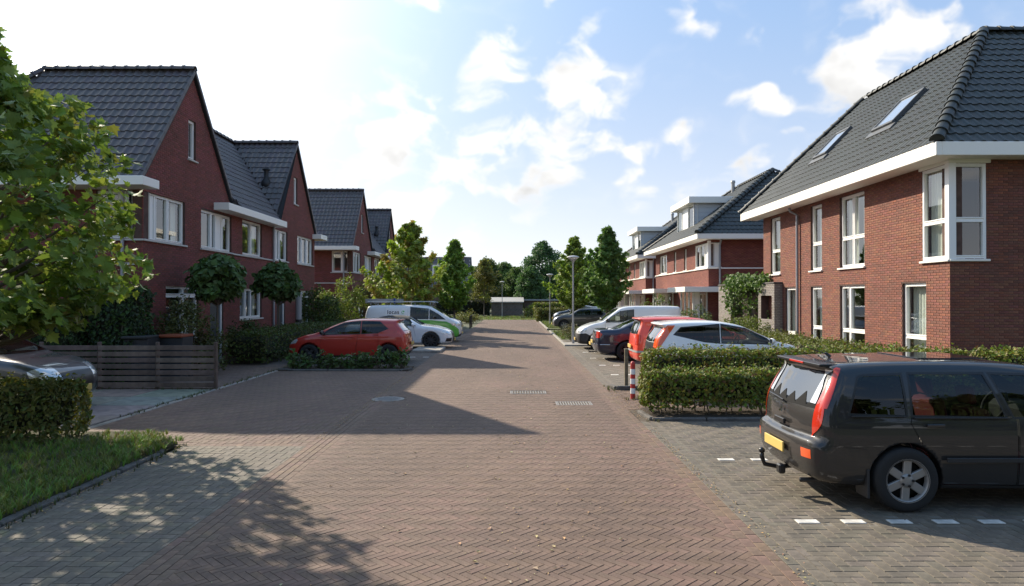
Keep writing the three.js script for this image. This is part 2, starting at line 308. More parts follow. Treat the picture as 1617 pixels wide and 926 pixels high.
structure('lamp_pavement', 'small pale pavement patch at the foot of the nearest lamp post', 'pavement', [box(2.2, 3.3, -0.05, 0.06, -31.6, -29.9, 0.03)], M.concrete);
structure('planting_bed', 'dark soil bed with low plants beside the red hatchback', 'soil', [box(-6.9, -3.05, -0.05, 0.03, -20.85, -19.7, 0.02)], M.soil);
structure('hedge_bed', 'bare soil strip under the trimmed front hedge', 'soil', [box(2.38, 9, -0.05, 0.035, -12.95, -11.8, 0.02)], M.soil);
structure('soil_island', 'small soil island around the wooden post', 'soil', [box(2.36, 7, -0.05, 0.035, -16.1, -15.7, 0.02)], M.soil);
structure('front_garden', 'soil of the front garden along the orange brick house', 'garden', [sheet(8, 9.78, 16.2, 34, 0.02), sheet(7.8, 9.78, 34, 66, 0.012)], M.soil);
structure('garden_soil', 'soil of the front gardens along the gabled houses', 'garden', [sheet(-9.78, -7.9, 21.6, 64, 0.01), sheet(-16, -9.75, 15.9, 18.0, 0.012)], M.soil);

// leaf litter and sand on the street
{
  const r = rng(77), items = [], g = new THREE.BufferGeometry(), s = [[0, 0.004, 0], [0.012, 0.012, 0.01], [0.034, 0.003, 0.002], [0.014, 0.008, -0.011]];
  g.setAttribute('position', new THREE.Float32BufferAttribute([0, 1, 2, 0, 2, 3].flatMap((k) => s[k]), 3)); g.computeVertexNormals();
  for (let i = 0; i < 900; i++) {
    const band = r() < 0.5, x = band ? (r() + r() + r() - 1.5) * 0.7 + 0.15 : -2.6 + r() * 4.5, d = 4 + Math.pow(r(), 1.4) * 22;
    items.push({ m: xf(V(x, 0.003, -d), new THREE.Quaternion().setFromEuler(new THREE.Euler(0, r() * 6.28, 0)), V(1, 1, 1).multiplyScalar(0.4 + r() * r() * 1.5)), c: RGB(0.3 + r() * 0.16, 0.24 + r() * 0.1, 0.12 + r() * 0.08) });
  }
  for (let i = 0; i < 1500; i++) { const w = [[-4.66, 2, 9.6, 0.12], [2.2, 2, 11, 0.1], [-2.9, 10, 20, 0.1], [2.3, 11.8, 16, 0.35]][i % 4], d = w[1] + r() * (w[2] - w[1]); items.push({ m: xf(V(w[0] + (r() + r() - 1) * w[3], 0.003, -d), new THREE.Quaternion().setFromEuler(new THREE.Euler(0, r() * 6.28, 0)), V(1, 1, 1).multiplyScalar(0.3 + r() * 0.7)), c: RGB(0.28 + r() * 0.16, 0.2 + r() * 0.1, 0.09 + r() * 0.06) }); }
  const l = instanced('leaf_litter', g, std([1, 1, 1], 0.9), items, scene); tag(l, 'dry fallen leaf scraps strewn over the brick street', 'leaf litter', null, 'stuff');
}
// drain grates and manhole cover
function drain(label, x, d, w, l) {
  const t = thing('drain_grate', label, 'drain', [x, 0, -d], 0, 'drain grates in the street');
  mesh('frame', [box(-w / 2, w / 2, -0.03, 0.002, -l / 2, -l / 2 + 0.03, 0.003), box(-w / 2, w / 2, -0.03, 0.002, l / 2 - 0.03, l / 2, 0.003), box(-w / 2, -w / 2 + 0.03, -0.03, 0.0015, -l / 2 + 0.03, l / 2 - 0.03), box(w / 2 - 0.03, w / 2, -0.03, 0.0015, -l / 2 + 0.03, l / 2 - 0.03)], M.iron, t);
  mesh('gully', [sheet(-w / 2 + 0.01, w / 2 - 0.01, -l / 2 + 0.01, l / 2 - 0.01, -0.028)], M.black, t);
  for (let i = 0; i < 13; i++) { const u = -w / 2 + 0.05 + i * (w - 0.1) / 12; mesh('bar', [box(u - 0.011, u + 0.011, -0.02, 0.001, -l / 2 + 0.03, l / 2 - 0.03, 0.003)], M.iron, t); }
}
drain('flat steel drain grate farther up the street, left of the other grate', 0.31, 15.27, 0.8, 0.46);
drain('flat steel drain grate nearer the striped bollard', 1.19, 13.67, 0.72, 0.46);
{
  const t = thing('manhole_cover', 'round pale manhole cover in the shaded brick edge', 'manhole', [-2.63, 0.0, -14.25]);
  mesh('ring', new THREE.CylinderGeometry(0.34, 0.34, 0.03, 28), M.concrete, t, [0, -0.014, 0]); const c = mesh('cover', new THREE.CylinderGeometry(0.26, 0.26, 0.03, 28), M.iron, t, [0, -0.009, 0]);
  for (let i = -3; i <= 3; i++) { const w = Math.sqrt(0.22 ** 2 - (i * 0.06) ** 2); mesh('rib', [box(-w, w, 0.012, 0.019, i * 0.06 - 0.01, i * 0.06 + 0.01)], M.iron, c); }
}
// ---------------------------------------------------------------- houses
const BL = 0.22, BH = 0.0625;
const wallBrickGeo = (() => { const g = paver(BL - 0.01, BH - 0.011, 0.003, 0.012); g.rotateX(Math.PI / 2); return g; })();   // face towards +z
function scan(poly, v) { const xs = []; poly.forEach((p, i) => { const q = poly[(i + 1) % poly.length]; if ((p[1] <= v) !== (q[1] <= v)) xs.push(p[0] + (v - p[1]) / (q[1] - p[1]) * (q[0] - p[0])); }); xs.sort((a, b) => a - b); const o = []; for (let i = 0; i + 1 < xs.length; i += 2) o.push([xs[i], xs[i + 1]]); return o; }
class House {
  constructor(name, label, pos, colors, tiles, group) {
    this.g = thing(name, label, 'house', pos, 0, group); this.o = V(...pos); this.bricks = []; this.tiles = []; this.wallGeo = []; this.deck = []; this.colors = colors; this.tileColors = tiles; this.r = rng(Math.round(pos[2] * 7 + pos[0])); this.ridges = [];
    this.glass = [];
  }
  // wall in a frame: origin O, along U, normal N = U x up; outline and holes in (u, v)
  wall(O, U, outline, holes = [], colors) {
    const N = V().crossVectors(U, UPV), B = basis(O, U, UPV, N), r = this.r;
    const ua = Math.min(...outline.map((p) => p[0])) + 0.012, ub = Math.max(...outline.map((p) => p[0])) - 0.012, s = new THREE.Shape(outline.map((p) => new THREE.Vector2(Math.max(ua, Math.min(ub, p[0])), p[1])));
    for (const h of holes) s.holes.push(new THREE.Path([[h[0], h[2]], [h[1], h[2]], [h[1], h[3]], [h[0], h[3]]].map((p) => new THREE.Vector2(...p))));
    const g = new THREE.ExtrudeGeometry(s, { depth: 0.28, bevelEnabled: false }); g.translate(0, 0, -0.288); this.wallGeo.push(plain(g.applyMatrix4(B)));
    const vmax = Math.max(...outline.map((p) => p[1]));
    for (let row = 0, v = 0; v < vmax; row++, v += BH) {
      const vm = v + BH / 2;
      let runs = scan(outline, vm);
      for (const h of holes) if (vm > h[2] - 0.01 && vm < h[3] + 0.01) runs = runs.flatMap(([a, b]) => (h[1] <= a || h[0] >= b ? [[a, b]] : [[a, h[0]], [h[1], b]].filter(([c, d]) => d - c > 0.02)));
      for (const [a, b] of runs) {
        const first = Math.floor((a - (row % 2) * BL / 2) / BL);
        for (let k = first; ; k++) {
          const s0 = k * BL + (row % 2) * BL / 2; if (s0 >= b) break;
          const p = Math.max(a, s0), q = Math.min(b, s0 + BL), len = q - p; if (len < 0.035) continue;
          const m = B.clone().multiply(xf(V((p + q) / 2, vm, (r() - 0.5) * 0.003), null, V((len - 0.01) / (BL - 0.01), 1, 1)));
          this.bricks.push({ m, k: Math.max(0, Math.min(this.colors.length - 1, Math.floor((0.5 + (r() - 0.5) * 0.75 + fbm(p * 0.55 + O.x, vm * 0.7, O.z * 3.1, 4) * 0.9) * this.colors.length))), n: N });
        }
      }
    }
    return { B, N, U, O };
  }
  // sloping roof plane from its corners, first two along the eave
  plane(pts, deckOnly) {
    const c = pts.reduce((a, p) => a.add(p), V()).divideScalar(pts.length);
    let N = V().crossVectors(V().subVectors(pts[1], pts[0]), V().subVectors(pts[2], pts[0])).normalize(); if (N.y < 0) N.negate();
    const U = V().crossVectors(UPV, N).normalize(), W = V().crossVectors(N, U), O = pts[0], q = pts.map((p) => { const d = V().subVectors(p, O); return [d.dot(U), d.dot(W)]; }), B = basis(O, U, W, N);
    const g = new THREE.ExtrudeGeometry(new THREE.Shape(q.map((p) => new THREE.Vector2(...p))), { depth: 0.06, bevelEnabled: false }); g.translate(0, 0, -0.085); this.deck.push(plain(g.applyMatrix4(B)));
    if (deckOnly) return { B, N };
    const vmax = Math.max(...q.map((p) => p[1])), vmin = Math.min(...q.map((p) => p[1])), TW = 0.235, TL = 0.325, r = this.r;
    for (let v = vmin; v < vmax - 0.04; v += TL) for (const [a, b] of scan(q, Math.min(v + TL * 0.5, (v + vmax) / 2))) {
      for (let k = Math.floor(a / TW); k * TW < b; k++) {
        const p = Math.max(a, k * TW), e = Math.min(b, (k + 1) * TW), w = e - p; if (w < 0.05) continue;
        this.tiles.push({ m: B.clone().multiply(xf(V(p, v, (r() - 0.5) * 0.004), new THREE.Quaternion().setFromEuler(new THREE.Euler((r() - 0.5) * 0.012, 0, (r() - 0.5) * 0.008)), V(w / 0.3, Math.min(1, (vmax - v) / TL), 0.9))), k: Math.max(0, Math.min(this.tileColors.length - 1, Math.floor((0.5 + (r() - 0.5) * 0.8 + fbm(p * 0.5 + O.x, v * 0.5, O.z, 3) * 0.9) * this.tileColors.length))), n: N });
      }
    }
    return { B, N };
  }
  ridge(a, b, lift = 0.03, R = 0.125) { this.ridges.push([a, b, lift, R]); }
  done(roofMat, wallMat = M.mortar, limit = 300) {
    const w = mesh('wall', this.wallGeo, wallMat, this.g);
    pieces(w, 'brick', 'bricks', wallBrickGeo, M.brick, this.bricks, this.colors, limit, UPV, this.o, this.r);
    const roof = mesh('roof', this.deck, roofMat, this.g);
    pieces(roof, 'roof_tile', 'roof_tiles', tileGeo, M.tile, this.tiles, this.tileColors, limit, UPV, this.o, this.r);
    for (const [a, b, lift, R] of this.ridges) {
      const L = a.distanceTo(b), n = Math.max(1, Math.round(L / 0.36)), d = V().subVectors(b, a).normalize(), side = V().crossVectors(d, UPV).normalize(), up = V().crossVectors(side, d);
      for (let k = 0; k < n; k++) {
        const m = shadows(new THREE.Mesh(ridgeGeo, tinted(M.tile, this.tileColors[k % this.tileColors.length]))); m.name = 'ridge_tile';
        m.applyMatrix4(basis(a.clone().addScaledVector(d, k * L / n).addScaledVector(up, lift), d, up, V().crossVectors(d, up)).multiply(xf(V(0, 0, 0), null, V(L / n / 0.36, R / 0.125, R / 0.125)))); roof.add(m);
      }
    }
    this.roof = roof; return this.g;
  }
  // window in a hole of a wall frame. cols, rows: inner divisions as fractions; style: sill, panel, depth
  window(f, [u0, u1, v0, v1], { cols = [], rows = [], sill = 1, deep = 0.07, sash = true, curtain = 0.5, name = 'window', solid = [], mat = M.frame } = {}) {
    const B = f.B, fw = 0.055, G = [], w = u1 - u0, h = v1 - v0, zf = -deep, add = (a, b, c, d, z0, z1, ch = 0.006) => G.push(box(a, b, c, d, z0, z1, ch));
    add(u0, u1, v0, v0 + fw, zf - 0.09, zf); add(u0, u1, v1 - fw, v1, zf - 0.09, zf); add(u0, u0 + fw, v0 + fw, v1 - fw, zf - 0.09, zf); add(u1 - fw, u1, v0 + fw, v1 - fw, zf - 0.09, zf);
    const xs = [u0, ...cols.map((c) => u0 + c * w), u1], ys = [v0, ...rows.map((c) => v0 + c * h), v1];
    for (const x of xs.slice(1, -1)) add(x - 0.032, x + 0.032, v0 + fw, v1 - fw, zf - 0.088, zf - 0.002);
    for (const y of ys.slice(1, -1)) for (let i = 0; i + 1 < xs.length; i++) add(xs[i] + (i ? 0.032 : fw), xs[i + 1] - (i + 2 < xs.length ? 0.032 : fw), y - 0.028, y + 0.028, zf - 0.086, zf - 0.004);
    const panes = [];
    for (let i = 0; i + 1 < xs.length; i++) for (let j = 0; j + 1 < ys.length; j++) {
      const a = xs[i] + (i ? 0.032 : fw), b = xs[i + 1] - (i + 2 < xs.length ? 0.032 : fw), c = ys[j] + (j ? 0.028 : fw), d = ys[j + 1] - (j + 2 < ys.length ? 0.028 : fw);
      if (solid.includes(i)) { add(a, b, c, d, zf - 0.07, zf - 0.03, 0.003); continue; }
      const s = sash && b - a > 0.3 ? 0.03 : 0.0;
      if (s) { add(a, b, c, c + s, zf - 0.075, zf + 0.012); add(a, b, d - s, d, zf - 0.075, zf + 0.012); add(a, a + s, c + s, d - s, zf - 0.075, zf + 0.012); add(b - s, b, c + s, d - s, zf - 0.075, zf + 0.012); }
      panes.push([a + s, b - s, c + s, d - s]);
    }
    const win = mesh(name, merged(G).applyMatrix4(B), mat, this.g);
    for (const [a, b, c, d] of panes) mesh('pane', faces([[V(a, c, zf - 0.045), V(b, c, zf - 0.045), V(b, d, zf - 0.045), V(a, d, zf - 0.045)]]).applyMatrix4(B), M.pane, win);
    if (sill) mesh('sill', box(u0 - 0.06, u1 + 0.06, v0 - 0.055, v0 - 0.004, zf - 0.02, 0.06, 0.008).applyMatrix4(B), sill === 2 ? M.white : M.sill, win);
    if (curtain > 0) {
      const fold = (a, b) => { const g = new THREE.PlaneGeometry(b - a, h - 0.04, Math.max(8, Math.round((b - a) * 40)), 1), p = g.attributes.position; for (let i = 0; i < p.count; i++) p.setZ(i, 0.022 * Math.sin(p.getX(i) * 52) + 0.008 * Math.sin(p.getX(i) * 23)); g.computeVertexNormals(); g.translate((a + b) / 2, (v0 + v1) / 2, zf - 0.22); return plain(g); };
      const k = Math.min(curtain, 1) * w / 2; for (const c of curtain >= 1 ? [fold(u0, u1)] : [fold(u0 - 0.05, u0 + k), fold(u1 - k, u1 + 0.05)]) mesh('curtain', c.applyMatrix4(B), M.curtain, win);
    }
    return win;
  }
}
// wavy roof tile: x across 0..0.3, y up the slope 0..0.335 (+ overlap), z proud of the deck
const tileGeo = (() => {
  const prof = [[0, 0.01], [0.025, 0.023], [0.06, 0.036], [0.1, 0.035], [0.135, 0.02], [0.165, 0.007], [0.22, 0.003], [0.27, 0.004], [0.302, 0.012]], f = [], y1 = 0.37;
  for (let i = 0; i + 1 < prof.length; i++) { const [x0, a] = prof[i], [x1, b] = prof[i + 1]; f.push([V(x0, 0, a + 0.03), V(x1, 0, b + 0.03), V(x1, y1, b), V(x0, y1, a)], [V(x0, 0, a - 0.004), V(x1, 0, b - 0.004), V(x1, 0, b + 0.03), V(x0, 0, a + 0.03)]); }
  const g = faces(f), n = g.attributes.normal, p = g.attributes.position;
  for (let i = 0; i < p.count; i++) if (Math.abs(n.getY(i)) < 0.7) { const x = p.getX(i), e = 0.012, h = (t) => { for (let k = 0; k + 1 < prof.length; k++) if (t <= prof[k + 1][0]) return prof[k][1] + (t - prof[k][0]) / (prof[k + 1][0] - prof[k][0]) * (prof[k + 1][1] - prof[k][1]); return 0.012; }; const s = (h(Math.min(0.302, x + e)) - h(Math.max(0, x - e))) / (2 * e), v = V(-s, 0.08, 1).normalize(); n.setXYZ(i, v.x, v.y, v.z); }
  return g;
})();
const ridgeGeo = (() => { const g = new THREE.CylinderGeometry(0.118, 0.135, 0.39, 10, 1, true, 0, Math.PI); g.rotateZ(-Math.PI / 2); g.translate(0.18, 0, 0); const m = new THREE.CylinderGeometry(0.15, 0.15, 0.05, 10, 1, false, 0, Math.PI); m.rotateZ(-Math.PI / 2); m.translate(0.02, 0, 0); const q = mergeGeometries([plain(g), plain(m)]); q.rotateX(Math.PI); return q; })();
const pipe = (house, pts, r = 0.045, name = 'downpipe', mat = M.zinc) => mesh(name, tube(pts, r, 8), mat, house.g);

const brickDark = palette([0.235, 0.066, 0.052], 8, 0.16, 51, 0.14), brickOrange = palette([0.235, 0.088, 0.053], 8, 0.15, 52, 0.16), brickRed2 = palette([0.235, 0.068, 0.045], 8, 0.16, 53, 0.14), brickGrey = palette([0.29, 0.265, 0.23], 7, 0.16, 54);
const tileBrown = palette([0.082, 0.07, 0.068], 6, 0.14, 55), tileBlack = palette([0.03, 0.034, 0.031], 6, 0.14, 56);
const deckMat = std([0.02, 0.02, 0.02], 0.9);

// ---- gabled pairs on the shaded side. local x <= 0 behind the street wall, local z = -(depth from the near corner)
function gabledPair(label, z) {
  const h = new House('gabled_house', label, [-9.8, 0, z], brickDark, tileBrown, 'gabled brick houses on the shaded side');
  const RH = 9.02, EH = 5.2, a = 2.75, b = 12.6, L = 15.5, k = (RH - EH) / 3.0, D = (y) => (RH - y) / k;
  const holes = [[0.04, 2.3, 3.67, 4.95], [3.35, 5.65, 3.67, 4.9], [6.6, 8.5, 3.67, 4.95], [9.75, 11.5, 3.67, 4.95], [12.85, 15.2, 3.67, 4.95], [2.5, 2.98, 6.3, 7.5], [12.35, 12.83, 6.3, 7.5],
    [1.2, 3.2, 0.9, 2.45], [4.0, 5.0, 0.02, 2.35], [6.4, 8.5, 1.35, 2.45], [10.2, 11.2, 0.02, 2.35], [12.6, 14.7, 0.9, 2.45]];
  const outline = [[0, 0], [L, 0], [L, 5.25], [b + D(5.46), 5.3], [b, RH - 0.17], [b - D(5.46), 5.3], [a + D(5.46), 5.3], [a, RH - 0.17], [0, 5.25]];
  const f = h.wall(V(0, 0, 0), V(0, 0, -1), outline, holes);
  const side = h.wall(V(-9, 0, 0), V(1, 0, 0), [[0, 0], [9, 0], [9, 5.2], [0, 5.2]], [[7.75, 8.96, 3.67, 4.95], [3, 4.2, 3.5, 4.9]]);
  h.wall(V(0, 0, -L), V(-1, 0, 0), [[0, 0], [9, 0], [9, 5.2], [0, 5.2]]);
  mesh('back_wall', box(-9.3, -9, 0, 5.2, -L, 0), M.mortar, h.g);
  mesh('floor', [box(-9, -0.3, 2.75, 2.95, -L + 0.3, -0.3), box(-9, -0.3, 0, 0.08, -L + 0.3, -0.3)], M.room, h.g);
  mesh('inner_wall', [box(-4, -3.8, 0.08, 2.75, -L + 0.3, -0.3), box(-4, -3.8, 2.95, 5.2, -L + 0.3, -0.3), box(-3.8, -0.3, 2.95, 5.2, -5.9, -5.8), box(-3.8, -0.3, 2.95, 5.2, -9.5, -9.4)], M.room, h.g);
  const W = (i, o) => h.window(f, holes[i], o);
  W(0, { cols: [0.3, 0.6], solid: [0], sill: 1, curtain: 0.25 }); h.window(side, [7.75, 8.96, 3.67, 4.95], { cols: [0.5], curtain: 0.2 }); h.window(side, [3, 4.2, 3.5, 4.9], { cols: [0.5] });
  W(1, { cols: [0.36, 0.52, 0.72], solid: [2], curtain: 0.2 }); W(2, { cols: [0.5], curtain: 0.3 }); W(3, { cols: [0.34, 0.5], solid: [0], curtain: 0.3 }); W(4, { cols: [0.33, 0.66], curtain: 0.3 });
  W(5, { sill: 1, curtain: 0 }); W(6, { sill: 1, curtain: 0 }); W(7, { cols: [0.55], rows: [0.82], curtain: 0.4 }); W(9, { cols: [0.3, 0.55], curtain: 0.2 }); W(11, { cols: [0.5], rows: [0.82], curtain: 0.4 });
  for (const i of [8, 10]) { const [u0, u1, v0, v1] = holes[i], d = mesh('door', box(-0.14, -0.09, v0, v1, -u1 + 0.07, -u0 - 0.07, 0.006), std([0.05, 0.055, 0.06], 0.4), h.g); mesh('handle', tube([V(-0.06, 1.05, -u1 + 0.17), V(-0.06, 1.05, -u1 + 0.3)], 0.012, 6), M.steel, d); mesh('door_frame', [box(-0.16, -0.05, v0, v1, -u0 - 0.07, -u0, 0.006), box(-0.16, -0.05, v0, v1, -u1, -u1 + 0.07, 0.006), box(-0.16, -0.05, v1 - 0.07, v1, -u1 + 0.07, -u0 - 0.07, 0.006)], M.frame, h.g); }
  // continuous stone sill under the upper windows of the middle part
  mesh('sill_band', box(-0.02, 0.055, 3.6, 3.655, -9.6, -5.68, 0.008), M.sill, h.g);
  // roof
  const P = (x, y, d) => V(x, y, -d), xo = 0.08, ye = EH;
  const vx = (y) => 0.35 - (y - 5.2) / 1.2, xm = vx(RH);
  h.plane([P(-7.6, ye, a - 3), P(xo, ye, a - 3), P(xo, RH, a), P(-4.5, RH, a)]);
  h.plane([P(xo, ye, a + 3), P(vx(ye) - 0.02, ye, a + 3), P(xm, RH, a), P(xo, RH, a)]);
  h.plane([P(vx(ye), ye, a + 3), P(vx(ye), ye, b - 3), P(xm, RH, b), P(xm, RH, a)]);
  h.plane([P(vx(ye) - 0.02, ye, b - 3), P(xo, ye, b - 3), P(xo, RH, b), P(xm, RH, b)]);
  h.plane([P(xo, ye, b + 3), P(-7.6, ye, b + 3), P(-4.5, RH, b), P(xo, RH, b)]);
  h.plane([P(-7.6, ye, b + 3), P(-7.6, ye, a - 3), P(-4.5, RH, a), P(-4.5, RH, b)], true);
  h.ridge(P(-4.5, RH, a), P(xo, RH, a)); h.ridge(P(-4.5, RH, b), P(xo, RH, b)); h.ridge(P(xm, RH, a), P(xm, RH, b)); h.ridge(P(-7.6, ye, a - 3), P(-4.5, RH, a));
  h.done(deckMat);
  // verge edges on the gables
  for (const [c] of [[a], [b]]) for (const s of [-1, 1]) {
    const n = 13; for (let i = 0; i < n; i++) { const y0 = ye + (RH - ye) * i / n, y1 = ye + (RH - ye) * (i + 1) / n, d0 = c + s * D(y0), d1 = c + s * D(y1), m = mesh('verge_tile', box(0, Math.hypot(y1 - y0, d1 - d0) + 0.03, -0.05, 0.045, -0.02, 0.02, 0.006), tinted(M.tile, tileBrown[i % 6]), h.roof); const dir = V(0, y1 - y0, -(d1 - d0)).normalize(), sd = V(1, 0, 0), up = V().crossVectors(sd, dir); if (up.y < 0) { up.negate(); sd.negate(); } m.applyMatrix4(basis(V(xo, y0, -d0), dir, up, V().crossVectors(dir, up))); }
  }
  // white gutter boxes
  mesh('gutter_box', [box(-7.9, 0.42, 4.97, 5.2, -0.02, 0.78, 0.01)], M.white, h.g);
  mesh('gutter_box', [box(-0.1, 0.5, 4.98, 5.22, -9.95, -4.25, 0.01)], M.white, h.g);
  mesh('gutter_box', [box(-7.9, 0.42, 4.97, 5.2, -L - 0.75, -L + 0.35, 0.01)], M.white, h.g);
  pipe(h, [V(0.08, 4.97, -9.6), V(0.08, 0, -9.6)]); pipe(h, [V(-0.5, 4.97, 0.08), V(-0.5, 0, 0.08)]);
  mesh('string_course', box(-9, 0.015, 2.98, 3.04, 0.0, 0.02), M.sill, h.g);
  { const v = mesh('roof_vent', [lathe([[0.0, 0.62], [0.16, 0.6], [0.16, 0.54], [0.09, 0.5], [0.09, 0.2], [0.2, 0.05], [0.22, -0.25], [0, -0.25]], 14)], M.black, h.g, [-0.75, 7.0, -(b - D(7.0))]); }
  return h.g;
}
gabledPair('dark red brick house with two tall gables beside the ball-shaped trees', -18);
gabledPair('dark red brick house with two gables behind the white and green van', -41.3);

// ---- the lit house: street wall x = 9.8 from depth 15.4 to 26.9
{
  const h = new House('hipped_house', 'orange red brick house with skylights beside the dark grey estate car', [9.8, 0, -26.9], brickOrange, tileBlack), L = 11.5;
  const D = (d0, d1, v0, v1) => [26.9 - d1, 26.9 - d0, v0, v1];   // depths to wall coordinates
  const holes = [D(25.2, 26.15, 3.0, 5.12), D(21.8, 22.62, 3.0, 5.12), D(19.15, 20.6, 3.0, 5.12), D(15.44, 16.42, 2.98, 5.14), D(23.85, 24.75, 0.3, 2.47), D(21.8, 22.62, 0.3, 2.47), D(19.15, 20.6, 0.3, 2.47), D(16.3, 17.3, 0.3, 2.47)];
  const f = h.wall(V(0, 0, 0), V(0, 0, 1), [[0, 0], [L, 0], [L, 5.3], [0, 5.3]], holes);
  const nh = [0.04, 0.82, 2.98, 5.14], near = h.wall(V(0, 0, L), V(1, 0, 0), [[0, 0], [11, 0], [11, 5.3], [0, 5.3]], [nh, [4, 5.4, 0.3, 2.4]]);
  h.wall(V(11, 0, 0), V(-1, 0, 0), [[0, 0], [11, 0], [11, 5.3], [0, 5.3]]);
  mesh('back_wall', box(10.7, 11, 0, 5.3, 0.3, L - 0.3), M.mortar, h.g);
  mesh('floor', [box(0.3, 10.7, 2.72, 2.92, 0.3, L - 0.3), box(0.3, 10.7, 0, 0.1, 0.3, L - 0.3)], M.room, h.g);
  mesh('inner_wall', [box(4.2, 4.35, 0.1, 2.72, 0.3, L - 0.3), box(3.4, 3.55, 2.92, 5.3, 0.3, L - 0.3), box(0.3, 3.4, 2.92, 5.3, 5.0, 5.1), box(0.3, 4.2, 0.1, 2.72, 5.0, 5.1), box(0.3, 3.4, 2.92, 5.3, 8.2, 8.3)], M.room, h.g);
  const tr = { rows: [0.41], sill: 2 };
  h.window(f, holes[0], { ...tr, curtain: 1 }); h.window(f, holes[1], { ...tr, curtain: 1 }); h.window(f, holes[2], { ...tr, cols: [0.5], curtain: 0.8 }); 
  h.window(f, holes[3], { ...tr, curtain: 1, deep: 0.0 }); h.window(near, nh, { ...tr, curtain: 0, deep: 0.0 });
  h.window(f, holes[4], { rows: [0.26], curtain: 1, sill: 1 }); h.window(f, holes[5], { rows: [0.39], curtain: 1 }); h.window(f, holes[6], { rows: [0.39], cols: [0.35], curtain: 0.35 }); h.window(f, holes[7], { rows: [0.39], curtain: 1 });
  h.window(near, [4, 5.4, 0.3, 2.4], { cols: [0.5] });
  mesh('corner_post', box(-0.035, 0.13, 2.94, 5.2, L - 0.13, L + 0.035, 0.01), M.frame, h.g);
  mesh('lintel_board', [box(-0.05, -0.003, 5.14, 5.28, L - 1.1, L + 0.05, 0.006), box(-0.003, 0.9, 5.14, 5.28, L + 0.003, L + 0.05, 0.006)], M.white, h.g);
  const P = (x, y, d) => V(x - 9.8, y, 26.9 - d), e = 9.18, EH = 5.48, RH = 9.45, d0 = 14.85, d1 = 27.65;
  h.plane([P(e, EH, d1), P(e, EH, d0), P(13, RH, 18.9), P(13, RH, 25.3)]);
  h.plane([P(e, EH, d0), P(21, EH, d0), P(21, RH, 18.9), P(13, RH, 18.9)]);
  h.plane([P(16.8, EH, d1), P(e, EH, d1), P(13, RH, 25.3)]);
  h.plane([P(16.8, EH, 22.9), P(16.8, EH, d1), P(13, RH, 25.3), P(13, RH, 18.9)], true);
  h.plane([P(21, EH, 22.9), P(16.8, EH, 22.9), P(13, RH, 18.9), P(21, RH, 18.9)], true);
  h.ridge(P(e + 0.03, EH + 0.02, d0 + 0.03), P(13, RH, 18.9), 0.04, 0.13); h.ridge(P(13, RH, 18.9), P(13, RH, 25.3), 0.03); h.ridge(P(13, RH, 18.9), P(21, RH, 18.9), 0.03); h.ridge(P(e, EH, d1), P(13, RH, 25.3), 0.04);
  h.done(deckMat);
  mesh('fascia', [box(e - 9.8 - 0.03, e - 9.8 + 0.1, 5.2, 5.5, 26.9 - d1, 26.9 - d0 + 0.03, 0.01), box(e - 9.8 + 0.1, 11.2, 5.2, 5.5, 26.9 - d0 - 0.1, 26.9 - d0 + 0.03, 0.01)], M.white, h.g);
  mesh('soffit', [box(e - 9.8 + 0.1, 0.02, 5.22, 5.26, 26.9 - d1, 26.9 - d0 - 0.1), box(0.02, 11.2, 5.222, 5.262, L - 0.02, 26.9 - d0 - 0.1)], M.white, h.g);
  pipe(h, [V(-0.35, 5.2, 3.4), V(-0.32, 5.08, 3.4), V(-0.08, 4.95, 3.4), V(-0.08, 0, 3.4)]);
  // skylights on the street slope
  const A = P(e, EH, 0), s = Math.hypot(RH - EH, 13 - e), U = V(0, 0, 1), Wd = V((13 - e) / s, (RH - EH) / s, 0), N = V().crossVectors(U, Wd); if (N.y < 0) N.negate();
  for (const [d, v0, v1, w] of [[19.45, 1.95, 3.28, 1.14], [23.45, 1.95, 3.22, 1.0]]) {
    const B = basis(P(e, EH, d), V().crossVectors(Wd, N), Wd, N), G = (x0, x1, y0, y1, z0, z1) => box(x0, x1, y0, y1, z0, z1, 0.01).applyMatrix4(B);
    const sk = mesh('skylight', [G(-w / 2, w / 2, v0, v0 + 0.1, -0.05, 0.15), G(-w / 2, w / 2, v1 - 0.1, v1, -0.05, 0.15), G(-w / 2, -w / 2 + 0.07, v0 + 0.1, v1 - 0.1, -0.05, 0.15), G(w / 2 - 0.07, w / 2, v0 + 0.1, v1 - 0.1, -0.05, 0.15), G(-w / 2 - 0.12, w / 2 + 0.12, v0 - 0.22, v0, 0.0, 0.085)], std([0.09, 0.095, 0.1], 0.5, { metalness: 0.3 }), h.g);
    mesh('pane', faces([[V(-w / 2 + 0.07, v0 + 0.1, 0.12), V(w / 2 - 0.07, v0 + 0.1, 0.12), V(w / 2 - 0.07, v1 - 0.1, 0.12), V(-w / 2 + 0.07, v1 - 0.1, 0.12)]]).applyMatrix4(B), phy([0.5, 0.55, 0.6], 0.03, { metalness: 0.6 }), sk);
  }
}
